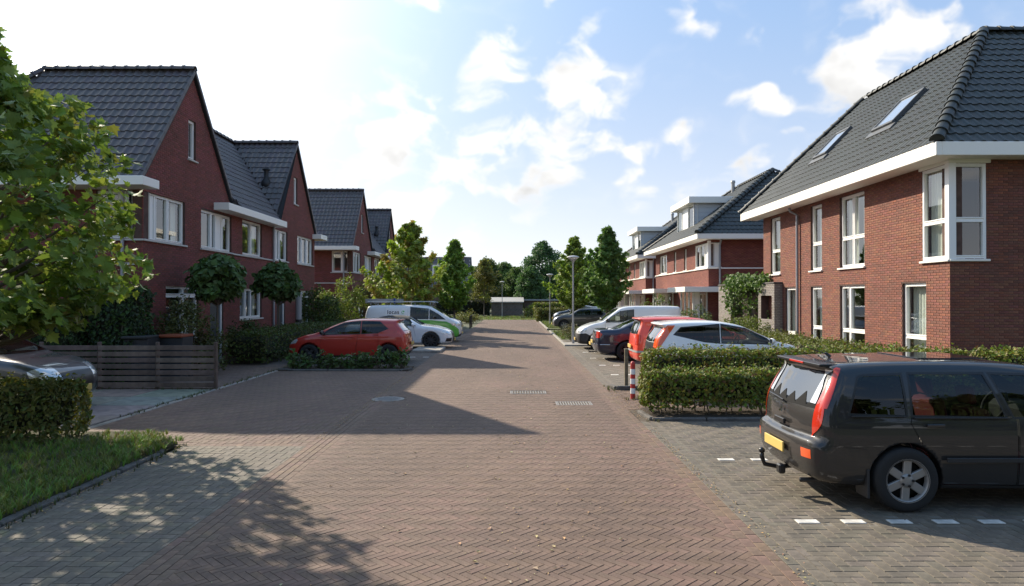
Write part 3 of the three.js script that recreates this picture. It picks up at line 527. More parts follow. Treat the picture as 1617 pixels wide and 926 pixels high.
// ---- hipped pairs with dormers farther up the lit side
function dormerHouse(label, dn) {
  const L = 12.8, h = new House('dormer_house', label, [9.8, 0, -(dn + L)], brickRed2, tileBlack, 'brick houses with white dormers'), F = dn + L, D = (a, b, v0, v1) => [L - b, L - a, v0, v1];
  const holes = [D(0.04, 2.5, 3.68, 4.9), D(4.4, 4.95, 3.68, 4.9), D(6.9, 7.45, 3.68, 4.9), D(9.4, 11.6, 3.68, 4.9), D(0.6, 3.2, 0.1, 2.35), D(8.4, 10.6, 0.1, 2.35)];
  const f = h.wall(V(0, 0, 0), V(0, 0, 1), [[0, 0], [L, 0], [L, 5.15], [0, 5.15]], holes);
  const near = h.wall(V(0, 0, L), V(1, 0, 0), [[0, 0], [10, 0], [10, 5.15], [0, 5.15]], [[0.04, 0.6, 3.68, 4.9], [7.2, 8, 3.2, 4.9]]);
  h.wall(V(10, 0, 0), V(-1, 0, 0), [[0, 0], [10, 0], [10, 5.15], [0, 5.15]]);
  mesh('floor', [box(0.3, 9.9, 2.75, 2.95, 0.3, L - 0.3), box(0.3, 9.9, 0, 0.08, 0.3, L - 0.3)], M.room, h.g); mesh('inner_wall', [box(3.4, 3.5, 0.08, 5.1, 0.3, L - 0.3)], M.room, h.g);
  h.window(f, holes[0], { cols: [0.36, 0.72], solid: [2], sill: 2, curtain: 0.3, deep: 0.01 }); h.window(f, holes[1], { sill: 2, curtain: 0.6 }); h.window(f, holes[2], { sill: 2, curtain: 0.6 }); h.window(f, holes[3], { cols: [0.5], sill: 2, curtain: 0.3 });
  h.window(near, [0.04, 0.6, 3.68, 4.9], { solid: [0], sill: 2, deep: 0.01, curtain: 0 }); h.window(near, [7.2, 8, 3.2, 4.9], { sill: 2 });
  h.window(f, holes[4], { cols: [0.4, 0.7], curtain: 0.4 }); h.window(f, holes[5], { cols: [0.5], curtain: 0.4 });
  mesh('corner_post', box(-0.03, 0.12, 3.62, 5.0, L - 0.12, L + 0.03, 0.01), M.frame, h.g);
  mesh('sill_band', [box(-0.07, 0, 3.58, 3.64, 0, L + 0.07, 0.006), box(0, 10, 3.58, 3.64, L, L + 0.05, 0.006)], M.white, h.g);
  const P = (x, y, d) => V(x - 9.8, y, F - d), e = 9.1, EH = 5.3, RH = 9.2, d0 = dn - 0.6, d1 = dn + L + 0.55, rx = 14.4, ra = dn + 3.6, rb = dn + 9.6, bx = 19.7;
  h.plane([P(e, EH, d1), P(e, EH, d0), P(rx, RH, ra), P(rx, RH, rb)]); h.plane([P(e, EH, d0), P(bx, EH, d0), P(rx, RH, ra)]);
  h.plane([P(bx, EH, d0), P(bx, EH, d1), P(rx, RH, rb), P(rx, RH, ra)], true); h.plane([P(bx, EH, d1), P(e, EH, d1), P(rx, RH, rb)], true);
  h.ridge(P(e, EH, d0), P(rx, RH, ra), 0.04, 0.14); h.ridge(P(rx, RH, ra), P(rx, RH, rb)); h.ridge(P(bx, EH, d0), P(rx, RH, ra), 0.04); h.ridge(P(e, EH, d1), P(rx, RH, rb), 0.04);
  h.done(deckMat);
  mesh('fascia', [box(e - 9.83, e - 9.72, 5.04, 5.3, F - d1, F - d0 + 0.03, 0.01), box(e - 9.72, bx - 9.8, 5.04, 5.3, F - d0 - 0.08, F - d0 + 0.03, 0.01)], M.white, h.g);
  mesh('soffit', [box(e - 9.72, 0.02, 5.05, 5.09, F - d1, F - d0 - 0.08), box(0.02, 9.9, 5.052, 5.092, L - 0.02, F - d0 - 0.08)], M.white, h.g);
  pipe(h, [V(0.55, 5.05, L + 0.35), V(0.55, 4.75, L + 0.08), V(0.55, 0, L + 0.08)], 0.05);
  // flat white canopies with bay fronts
  for (const a of [-0.8, 6.6]) {
    mesh('canopy', box(-1.4, 0.9 * (a < 0) - 0.002, 2.4, 2.66, L - a - 3.8, L - a, 0.012), M.white, h.g);
    const za = L - a - 3.5, zb = L - a - 0.95, bayw = mesh('bay_window', [box(-0.75, -0.69, 0, 0.5, za, zb, 0.005), ...[0, 0.33, 0.66, 1].map((t) => box(-0.76, -0.68, 0.5, 2.4, za + t * (zb - za - 0.08), za + t * (zb - za - 0.08) + 0.08, 0.006)), box(-0.74, 0, 0.0, 0.5, zb - 0.06, zb - 0.004, 0.004), box(-0.67, -0.4, 0.5, 2.4, zb - 0.08, zb + 0.001, 0.005), box(-0.08, -0.003, 0.5, 2.4, zb - 0.08, zb + 0.001, 0.005), box(-0.74, 0, 0.0, 0.5, za + 0.004, za + 0.06, 0.004)], M.frame, h.g);
    mesh('pane', [faces([[V(-0.72, 0.5, za), V(-0.72, 0.5, zb), V(-0.72, 2.4, zb), V(-0.72, 2.4, za)]])], M.pane, bayw); mesh('pane', [faces([[V(-0.7, 0.5, zb - 0.03), V(0, 0.5, zb - 0.03), V(0, 2.4, zb - 0.03), V(-0.7, 2.4, zb - 0.03)]])], M.pane, bayw);
  }
  // dormer
  const dz0 = F - (dn + 8.9), dz1 = F - (dn + 4.9), fx = 0.55;
  const dm = mesh('dormer', [box(fx, 4, 6.0, 7.55, dz0, dz0 + 0.08), box(fx + 0.03, 4, 6.0, 7.55, dz1 - 0.08, dz1)], std([0.5, 0.52, 0.53], 0.5), h.g);
  mesh('dormer_roof', box(fx - 0.35, 4.4, 7.55, 7.92, dz0 - 0.3, dz1 + 0.3, 0.015), M.white, dm);
  for (let i = 1; i < 6; i++) mesh('cladding_board', box(fx + 0.05, 3.9, 6.0 + i * 0.26, 6.24 + i * 0.26, dz1, dz1 + 0.022, 0.005), std([0.5, 0.52, 0.53], 0.5), dm);
  const fr = { B: basis(V(fx, 0, dz0), V(0, 0, 1), UPV, V(-1, 0, 0)) };
  h.window(fr, [0, dz1 - dz0, 6.05, 7.55], { cols: [0.33, 0.67], solid: [1], deep: 0, sill: 0, curtain: 0.3, name: 'dormer_window' });
  mesh('chimney', [lathe([[0, 0.95], [0.14, 0.95], [0.14, 0.8], [0.11, 0.8], [0.11, 0], [0, 0]], 14)], M.galv, h.g, [4.0, 8.55, F - dn - 8.6]);
}
dormerHouse('red brick house with a white dormer next to the creeper-covered porch', 34.5);
dormerHouse('red brick house with a white dormer, farther up behind the street trees', 51);

// ---- grey brick garden portal with creeper between the houses
{
  const h = new House('brick_porch', 'grey brick porch wall with openings under a green creeper', [9.5, 0, -31.8], brickGrey, tileBlack); h.g.userData.category = 'porch';
  h.wall(V(0, 0, 0), V(0, 0, 1), [[0, 0], [1.75, 0], [1.75, 2.65], [0, 2.65]], []);
  h.wall(V(0, 0, 5.15), V(0, 0, 1), [[0, 0], [1.65, 0], [1.65, 2.62], [0, 2.62]], [[0.3, 1.4, 1.3, 2.2]]);
  h.wall(V(0, 0, 6.8), V(1, 0, 0), [[0, 0], [1.2, 0], [1.2, 2.62], [0, 2.62]], []); h.wall(V(0, 0, 1.75), V(1, 0, 0), [[0, 0], [1.2, 0], [1.2, 2.65], [0, 2.65]], []);
  const w = mesh('wall', h.wallGeo, M.mortar, h.g); pieces(w, 'brick', 'bricks', wallBrickGeo, M.brick, h.bricks, h.colors, 200, UPV, h.o);
  mesh('beam', [box(0.05, 0.2, 2.42, 2.6, 1.75, 5.15, 0.01), box(1.0, 1.15, 2.42, 2.6, 1.75, 5.15, 0.01)], M.wood, h.g); mesh('coping', [box(-0.03, 0.33, 2.66, 2.72, -0.03, 1.78, 0.01), box(-0.03, 0.33, 2.63, 2.69, 5.12, 6.83, 0.01)], M.kerb, h.g);
}
// ---------------------------------------------------------------- cars: a smooth body from three outlines, cut into panels, glass and lamps
function curve(pts, n) { const c = new THREE.CatmullRomCurve3(pts.map(([a, b]) => V(a, b, 0)), true, 'centripetal'); return c.getPoints(n).slice(0, -1).map((p) => [p.x, p.y]); }
function sdf(poly, x0, y0, nx, ny, h) {
  const d = new Float32Array(nx * ny), n = poly.length;
  for (let j = 0; j < ny; j++) for (let i = 0; i < nx; i++) {
    const x = x0 + i * h, y = y0 + j * h; let m = 1e9, ins = false;
    for (let k = 0, l = n - 1; k < n; l = k++) {
      const ax = poly[k][0], ay = poly[k][1], ex = poly[l][0] - ax, ey = poly[l][1] - ay, wx = x - ax, wy = y - ay, t = Math.max(0, Math.min(1, (wx * ex + wy * ey) / (ex * ex + ey * ey))), qx = wx - ex * t, qy = wy - ey * t, q = qx * qx + qy * qy;
      if (q < m) m = q;
      if ((ay > y) !== (poly[l][1] > y) && x < (poly[l][0] - ax) * (y - ay) / (poly[l][1] - ay) + ax) ins = !ins;
    }
    d[j * nx + i] = ins ? -Math.sqrt(m) : Math.sqrt(m);
  }
  return (x, y) => { const a = Math.max(0, Math.min(nx - 1.001, (x - x0) / h)), b = Math.max(0, Math.min(ny - 1.001, (y - y0) / h)), i = a | 0, j = b | 0, s = a - i, t = b - j, o = j * nx + i; return (d[o] * (1 - s) + d[o + 1] * s) * (1 - t) + (d[o + nx] * (1 - s) + d[o + nx + 1] * s) * t; };
}
const smax = (a, b, k) => { const h = Math.max(k - Math.abs(a - b), 0) / k; return Math.max(a, b) + h * h * k * 0.25; };
// half body (z >= 0) as polygons of [x, y, z, nx, ny, nz]
function halfBody(s) {
  const h = s.h, L = s.L, hw = s.W / 2, g2 = h / 2;
  const nx = Math.ceil((L + 0.3) / h), ny = Math.ceil((s.H + 0.25) / h), nz = Math.ceil((hw + 0.15) / h) + 2, X = -0.15, Y = -0.02, Z = -1.5 * h;
  const side = sdf(curve(s.side, 130), -0.4, -0.1, Math.ceil((L + 0.8) / g2), Math.ceil((s.H + 0.4) / g2), g2);
  const fr = sdf(curve([...s.front, ...s.front.slice().reverse().map(([z, y]) => [-z, y])], 90), -hw - 0.2, -0.1, Math.ceil((2 * hw + 0.4) / g2), Math.ceil((s.H + 0.4) / g2), g2);
  const plan = sdf(curve([...s.plan, ...s.plan.slice().reverse().map(([x, z]) => [x, -z])], 90), -0.4, -hw - 0.2, Math.ceil((L + 0.8) / g2), Math.ceil((2 * hw + 0.4) / g2), g2);
  const xc = L / 2, k = s.k ?? 0.12, bend = s.bend ?? 0.035, [w0, w1] = s.axles, ra = s.R + (s.gap ?? 0.05), F = (x, y, z) => {
    const q = z / hw, f = smax(smax(side(xc + (x - xc) * (1 + bend * q * q), y), fr(z, y), k), plan(x, z), 0.16);
    const r = Math.min(Math.hypot(x - w0, y - s.R), Math.hypot(x - w1, y - s.R)) - ra;
    return Math.max(f, -Math.max(r, hw - 0.3 - z));
  };
  const val = new Float32Array(nx * ny * nz), id = (i, j, l) => (l * ny + j) * nx + i;
  for (let l = 0; l < nz; l++) for (let j = 0; j < ny; j++) for (let i = 0; i < nx; i++) val[id(i, j, l)] = F(X + i * h, Y + j * h, Z + l * h);
  const vert = new Int32Array(nx * ny * nz).fill(-1), vs = [];
  const C = [0, 1, 2, 3, 4, 5, 6, 7].map((b) => [b & 1, (b >> 1) & 1, b >> 2]), ED = []; for (let a = 0; a < 8; a++) for (const b of [1, 2, 4]) if (!(a & b)) ED.push([a, a | b]);
  for (let l = 0; l + 1 < nz; l++) for (let j = 0; j + 1 < ny; j++) for (let i = 0; i + 1 < nx; i++) {
    const c = C.map(([a, b, d]) => val[id(i + a, j + b, l + d)]); let neg = 0; for (const v of c) if (v < 0) neg++; if (!neg || neg === 8) continue;
    let px = 0, py = 0, pz = 0, n = 0;
    for (const [a, b] of ED) if ((c[a] < 0) !== (c[b] < 0)) { const t = c[a] / (c[a] - c[b]), A = C[a], B = C[b]; px += A[0] + (B[0] - A[0]) * t; py += A[1] + (B[1] - A[1]) * t; pz += A[2] + (B[2] - A[2]) * t; n++; }
    let x = X + (i + px / n) * h, y = Y + (j + py / n) * h, z = Z + (l + pz / n) * h, gx, gy, gz;
    for (let it = 0; it < 2; it++) {
      const e = h * 0.4; gx = F(x + e, y, z) - F(x - e, y, z); gy = F(x, y + e, z) - F(x, y - e, z); gz = F(x, y, z + e) - F(x, y, z - e); const m = Math.hypot(gx, gy, gz) || 1; gx /= m; gy /= m; gz /= m;
      if (!it) { const f = Math.max(-h * 0.5, Math.min(h * 0.5, F(x, y, z))); x -= gx * f; y -= gy * f; z -= gz * f; }
    }
    vert[id(i, j, l)] = vs.length; vs.push([x, y, z, gx, gy, gz]);
  }
  const out = [], quad = (a, b, c, d, flip) => { if (a < 0 || b < 0 || c < 0 || d < 0) return; const p = flip ? [a, d, c, b] : [a, b, c, d]; out.push([vs[p[0]], vs[p[1]], vs[p[2]]], [vs[p[0]], vs[p[2]], vs[p[3]]]); };
  for (let l = 1; l + 1 < nz; l++) for (let j = 1; j + 1 < ny; j++) for (let i = 1; i + 1 < nx; i++) {
    const v = val[id(i, j, l)] < 0;
    if (v !== val[id(i + 1, j, l)] < 0) quad(vert[id(i, j - 1, l - 1)], vert[id(i, j, l - 1)], vert[id(i, j, l)], vert[id(i, j - 1, l)], !v);
    if (v !== val[id(i, j + 1, l)] < 0) quad(vert[id(i - 1, j, l - 1)], vert[id(i - 1, j, l)], vert[id(i, j, l)], vert[id(i, j, l - 1)], !v);
    if (v !== val[id(i, j, l + 1)] < 0) quad(vert[id(i - 1, j - 1, l)], vert[id(i, j - 1, l)], vert[id(i, j, l)], vert[id(i - 1, j, l)], !v);
  }
  return region(out, [(p) => p[2]])[0];
}
function region(polys, planes, cond) {
  const ins = [], outs = [];
  for (const poly of polys) {
    if (cond && !cond(poly)) { outs.push(poly); continue; }
    let cur = poly;
    for (const f of planes) {
      const v = cur.map(f); let pos = false, neg = false; for (const a of v) { if (a > 1e-9) pos = true; else if (a < -1e-9) neg = true; }
      if (!neg) continue;
      if (!pos) { outs.push(cur); cur = null; break; }
      const A = [], B = [];
      cur.forEach((p, i) => { const n = (i + 1) % cur.length, q = cur[n]; (v[i] >= 0 ? A : B).push(p); if ((v[i] >= 0) !== (v[n] >= 0)) { const t = v[i] / (v[i] - v[n]), m = p.map((c, k) => c + (q[k] - c) * t); A.push(m); B.push(m); } });
      if (B.length > 2) outs.push(B);
      if (A.length < 3) { cur = null; break; } cur = A;
    }
    if (cur) ins.push(cur);
  }
  return [ins, outs];
}
const AX = { s: [0, 1], e: [2, 1], t: [0, 2] };
function area2(p) { let a = 0; p.forEach((q, i) => { const r = p[(i + 1) % p.length]; a += q[0] * r[1] - r[0] * q[1]; }); return a; }
function convex(poly, view, grow = 0) { if (area2(poly) < 0) poly = poly.slice().reverse(); const [a, b] = AX[view]; return poly.map((p, i) => { const q = poly[(i + 1) % poly.length], dx = q[0] - p[0], dy = q[1] - p[1], m = Math.hypot(dx, dy); return (v) => ((v[b] - p[1]) * dx - (v[a] - p[0]) * dy) / m + grow; }); }
function soup(polys, xoff, { off = 0, mirror = 0, uv } = {}) {
  const P = [], N = [], T = [], put = (v, sg) => { const z = (v[2] + v[5] * off) * sg; P.push(v[0] + v[3] * off - xoff, v[1] + v[4] * off, z); N.push(v[3], v[4], v[5] * sg); if (uv) { const u = (v[0] - uv[0]) / (uv[1] - uv[0]); T.push(sg > 0 ? u : 1 - u, (v[1] - uv[2]) / (uv[3] - uv[2])); } else T.push(v[0], v[1]); };
  for (const sg of mirror === 0 ? [1, -1] : [mirror]) for (const p of polys) for (let i = 2; i < p.length; i++) { const t = sg > 0 ? [p[0], p[i - 1], p[i]] : [p[0], p[i], p[i - 1]]; for (const v of t) put(v, sg); }
  const g = new THREE.BufferGeometry(); g.setAttribute('position', new THREE.Float32BufferAttribute(P, 3)); g.setAttribute('normal', new THREE.Float32BufferAttribute(N, 3)); g.setAttribute('uv', new THREE.Float32BufferAttribute(T, 2)); return g;
}
const CM = {
  glass: phy([0.42, 0.46, 0.45], 0, { transmission: 1, thickness: 0, ior: 1.5 }), dark: phy([0.1, 0.11, 0.11], 0, { transmission: 1, thickness: 0, ior: 1.5 }), clear: phy([0.8, 0.85, 0.83], 0, { transmission: 1, thickness: 0, ior: 1.5 }), rearglass: phy([0.012, 0.013, 0.015], 0.03, { clearcoat: 1, clearcoatRoughness: 0.02, ior: 1.7 }),
  black: phy([0.012, 0.012, 0.013], 0.35), rubber: std([0.014, 0.014, 0.014], 0.85), inside: std([0.02, 0.02, 0.021], 0.8), seat: std([0.04, 0.04, 0.042], 0.9), redseat: std([0.16, 0.02, 0.02], 0.9),
  red: phy([0.5, 0.03, 0.012], 0.15, { clearcoat: 1 }), orange: phy([0.75, 0.1, 0.02], 0.15, { clearcoat: 1 }), lamp: phy([0.62, 0.63, 0.63], 0.12, { metalness: 0.5, clearcoat: 1 }), plate: std([0.52, 0.37, 0.1], 0.6), chrome: std([0.62, 0.63, 0.64], 0.12, { metalness: 1 }), rim: std([0.3, 0.29, 0.275], 0.42, { metalness: 0.5 }), darkrim: std([0.05, 0.05, 0.052], 0.4, { metalness: 0.5 }),
  plastic: std([0.022, 0.022, 0.023], 0.6),
};
const paint = (c, metal = 0) => phy(c, metal ? 0.42 : 0.5, { metalness: metal, clearcoat: 1, clearcoatRoughness: 0.025 });
const wheelCache = new Map();
function wheelParts(R, spokes, rimR) {
  const key = [R, spokes, rimR].join(); if (wheelCache.has(key)) return wheelCache.get(key);
  const w = 0.1, turn = (g) => plain(g.rotateX(Math.PI / 2));
  const tyre = turn(lathe([[rimR - 0.01, -w], [rimR + 0.02, -w - 0.004], [R - 0.04, -w - 0.006], [R - 0.012, -w + 0.012], [R, -w + 0.035], [R, w - 0.035], [R - 0.012, w - 0.012], [R - 0.04, w + 0.006], [rimR + 0.02, w + 0.004], [rimR - 0.01, w]], 40));
  const barrel = turn(lathe([[rimR - 0.012, -w], [rimR - 0.03, 0], [0, 0.015]], 32));
  const parts = [turn(lathe([[rimR - 0.028, w - 0.05], [rimR - 0.02, w - 0.01], [rimR, w + 0.004], [rimR - 0.01, w - 0.01]], 36)), turn(lathe([[0.07, w - 0.05], [0.065, w - 0.012], [0.03, w - 0.006], [0, w - 0.006]], 20))];
  for (let i = 0; i < spokes; i++) {
    const s = new THREE.Shape([[0.035, 0.04], [rimR - 0.03, 0.042], [rimR - 0.012, 0.055], [rimR - 0.012, -0.055], [rimR - 0.03, -0.042], [0.035, -0.04]].map(([a, b]) => new THREE.Vector2(a, b * (6 / spokes) * 0.8)));
    const g = plain(new THREE.ExtrudeGeometry(s, { depth: 0.025, bevelEnabled: true, bevelThickness: 0.006, bevelSize: 0.006, bevelSegments: 1 })); g.translate(0, 0, w - 0.05); g.rotateZ(i / spokes * Math.PI * 2 + Math.PI / 2); parts.push(g);
  }
  const bolts = []; for (let i = 0; i < 5; i++) { const a = i / 5 * Math.PI * 2 + 0.3, g = plain(new THREE.CylinderGeometry(0.012, 0.012, 0.02, 8).rotateX(Math.PI / 2)); g.translate(Math.cos(a) * 0.055, Math.sin(a) * 0.055, w - 0.008); bolts.push(g); }
  const out = { tyre, barrel, rim: merged(parts), bolts: merged(bolts) }; wheelCache.set(key, out); return out;
}
const carShapes = new Map();
function car(s) {
  const t = thing('parked_' + s.kind, s.label, s.category ?? 'car', s.pos, s.turn, s.group ?? 'cars parked along the street'), xo = s.L / 2, pm = s.paint;
  if (!carShapes.has(s.shape)) carShapes.set(s.shape, halfBody(s));
  let rest = carShapes.get(s.shape);
  const trim = [], doors = [], belt = s.belt;
  const box2 = (rs) => { };
  for (const r of s.regions) {
    const cond = { s: (p) => Math.abs(p[0][5]) > 0.3, e: (p) => (r.front ? p[0][3] > 0.12 : p[0][3] < -0.12), t: (p) => p[0][4] > 0.3 }[r.v], zc = r.z ? [(v) => v[2] - r.z] : [], cd = r.any ? undefined : cond;
    for (const poly of r.ps ?? [r.p]) {
      const bb = poly.reduce((a, q) => [Math.min(a[0], q[0]), Math.max(a[1], q[0])], [9, -9]), ax = AX[r.v][0], near = (p) => p.some((v) => v[ax] > bb[0] - 0.06) && p.some((v) => v[ax] < bb[1] + 0.06) && (!cd || cd(p));
      if (r.rim || r.door) { const [a, o] = region(rest, [...convex(poly, r.v, r.rim ?? 0.004), ...zc], near), [b, ring] = region(a, convex(poly, r.v, r.rim ? 0 : -0.003)); rest = o; if (r.rim) trim.push(...ring); r.got = [...(r.got ?? []), ...b]; } else { const [a, o] = region(rest, [...convex(poly, r.v), ...zc], near); rest = o; r.got = [...(r.got ?? []), ...a]; }
    }
  }
  // inner lining below the belt, seats, wheel
  mesh('lining', soup(rest.filter((p) => p[0][1] < belt && p[0][1] > 0.3), xo, { off: -0.03 }), CM.inside, t);
  mesh('body', soup(rest, xo), pm, t);
  for (const r of s.regions) {
    const got = r.got; r.got = undefined; if (!got?.length) continue;
    const mat = r.m === 'paint' ? pm : typeof r.m === 'string' ? CM[r.m] : r.m, o = { off: r.off ?? 0, uv: r.uv };
    if (r.v === 's' || r.pair) for (const sg of [1, -1]) {
      const m = mesh(r.n, soup(got, xo, { ...o, mirror: sg }), mat, t);
      if (r.door) { const [hx, hy] = r.door, z = got.reduce((b, p) => { const q = p[0]; const d = Math.hypot(q[0] - hx, q[1] - hy); return d < b[0] ? [d, q[2]] : b; }, [9, 0])[1]; if (hx) mesh('handle', box(hx - xo - 0.085, hx - xo + 0.085, hy - 0.016, hy + 0.016, sg * (z + 0.012), sg * (z + 0.034), 0.008), s.handle ?? pm, m); }
    } else mesh(r.n, soup(got, xo, o), mat, t);
  }
  if (trim.length) mesh('window_seal', soup(trim, xo, { off: -0.001 }), CM.black, t);
  const hw = s.W / 2, seat = (x, z, w, y = 0.3) => { const m = new THREE.Matrix4().makeRotationZ(0.22); return [box(x - xo - 0.05, x - xo + 0.42, y, y + 0.2, z - w / 2, z + w / 2, 0.05), turned(box(-0.08, 0.06, 0, 0.56, -w / 2, w / 2, 0.05), new THREE.Matrix4().makeTranslation(x - xo - 0.02, y + 0.12, z).multiply(m)), turned(box(-0.05, 0.03, 0.6, 0.78, z < -9 ? 0 : -0.11, 0.11, 0.03), new THREE.Matrix4().makeTranslation(x - xo - 0.02, y + 0.12, z).multiply(m))]; };
  const fx = s.seats ?? s.axles[1] - 1.35;
  for (const z of [-0.36, 0.36]) mesh('front_seat', seat(fx, z, 0.46), s.seatMat ?? CM.seat, t);
  if (!s.cargo) mesh('rear_seat', [...seat(fx - 0.82, 0, 0.98), ...seat(fx - 0.82, 0.36, 0.3).slice(2), ...seat(fx - 0.82, -0.36, 0.3).slice(2)], s.seatMat ?? CM.seat, t);
  mesh('dashboard', box(fx + 0.75 - xo, fx + 1.15 - xo, 0.5, belt - 0.02, -hw + 0.16, hw - 0.16, 0.06), CM.inside, t);
  mesh('steering_wheel', turned(new THREE.TorusGeometry(0.18, 0.017, 8, 24), new THREE.Matrix4().makeTranslation(fx + 0.62 - xo, belt - 0.06, s.turn ? -0.36 : -0.36).multiply(new THREE.Matrix4().makeRotationZ(-0.4)).multiply(new THREE.Matrix4().makeRotationY(Math.PI / 2))), CM.inside, t);
  // wheels
  const wp = wheelParts(s.R, s.spokes ?? 5, s.rimR ?? s.R * 0.66);
  for (const ax of s.axles) for (const sg of [1, -1]) { const w = mesh('wheel', wp.tyre, CM.rubber, t, [ax - xo, s.R, sg * (hw - 0.12)]); if (sg < 0) w.rotation.y = Math.PI; w.rotation.z = (ax * 3 + sg) % 1; mesh('barrel', wp.barrel, CM.rubber, w); mesh('rim', wp.rim, s.rim ?? CM.rim, w); mesh('wheel_bolts', wp.bolts, CM.black, w); }
  // mirrors
  const [mx, my] = s.mirror ?? [fx + 0.95, belt + 0.06];
  for (const sg of [1, -1]) { const g = new THREE.SphereGeometry(1, 14, 10); const p = g.attributes.position; for (let i = 0; i < p.count; i++) if (p.getX(i) < -0.1) p.setX(i, -0.1); g.computeVertexNormals(); g.scale(0.1, 0.075, 0.115); const m = mesh('mirror', [plain(g).translate(mx - xo, my + 0.02, sg * (hw + 0.07)), box(mx - xo - 0.01, mx - xo + 0.06, my - 0.05, my - 0.01, sg * (hw - 0.14), sg * (hw + 0.04), 0.012)], s.mirrorMat ?? pm, t); mesh('mirror_glass', box(mx - xo - 0.018, mx - xo - 0.011, my - 0.035, my + 0.075, sg * (hw - 0.015), sg * (hw + 0.155), 0.002), CM.chrome, m); }
  if (s.plateAt) for (const [x, y, dz] of s.plateAt) mesh('number_plate', box(x - xo - 0.012, x - xo + 0.012, y - 0.055, y + 0.055, -0.26, 0.26, 0.004), CM.plate, t);
  s.extra?.(t, xo);
  return t;
}
const rail = (x0, x1, y, z) => tube([V(x0, y - 0.05, z), V(x0 + 0.06, y, z), V((x0 + x1) / 2, y + 0.012, z), V(x1 - 0.06, y, z), V(x1, y - 0.06, z)], 0.014, 6);

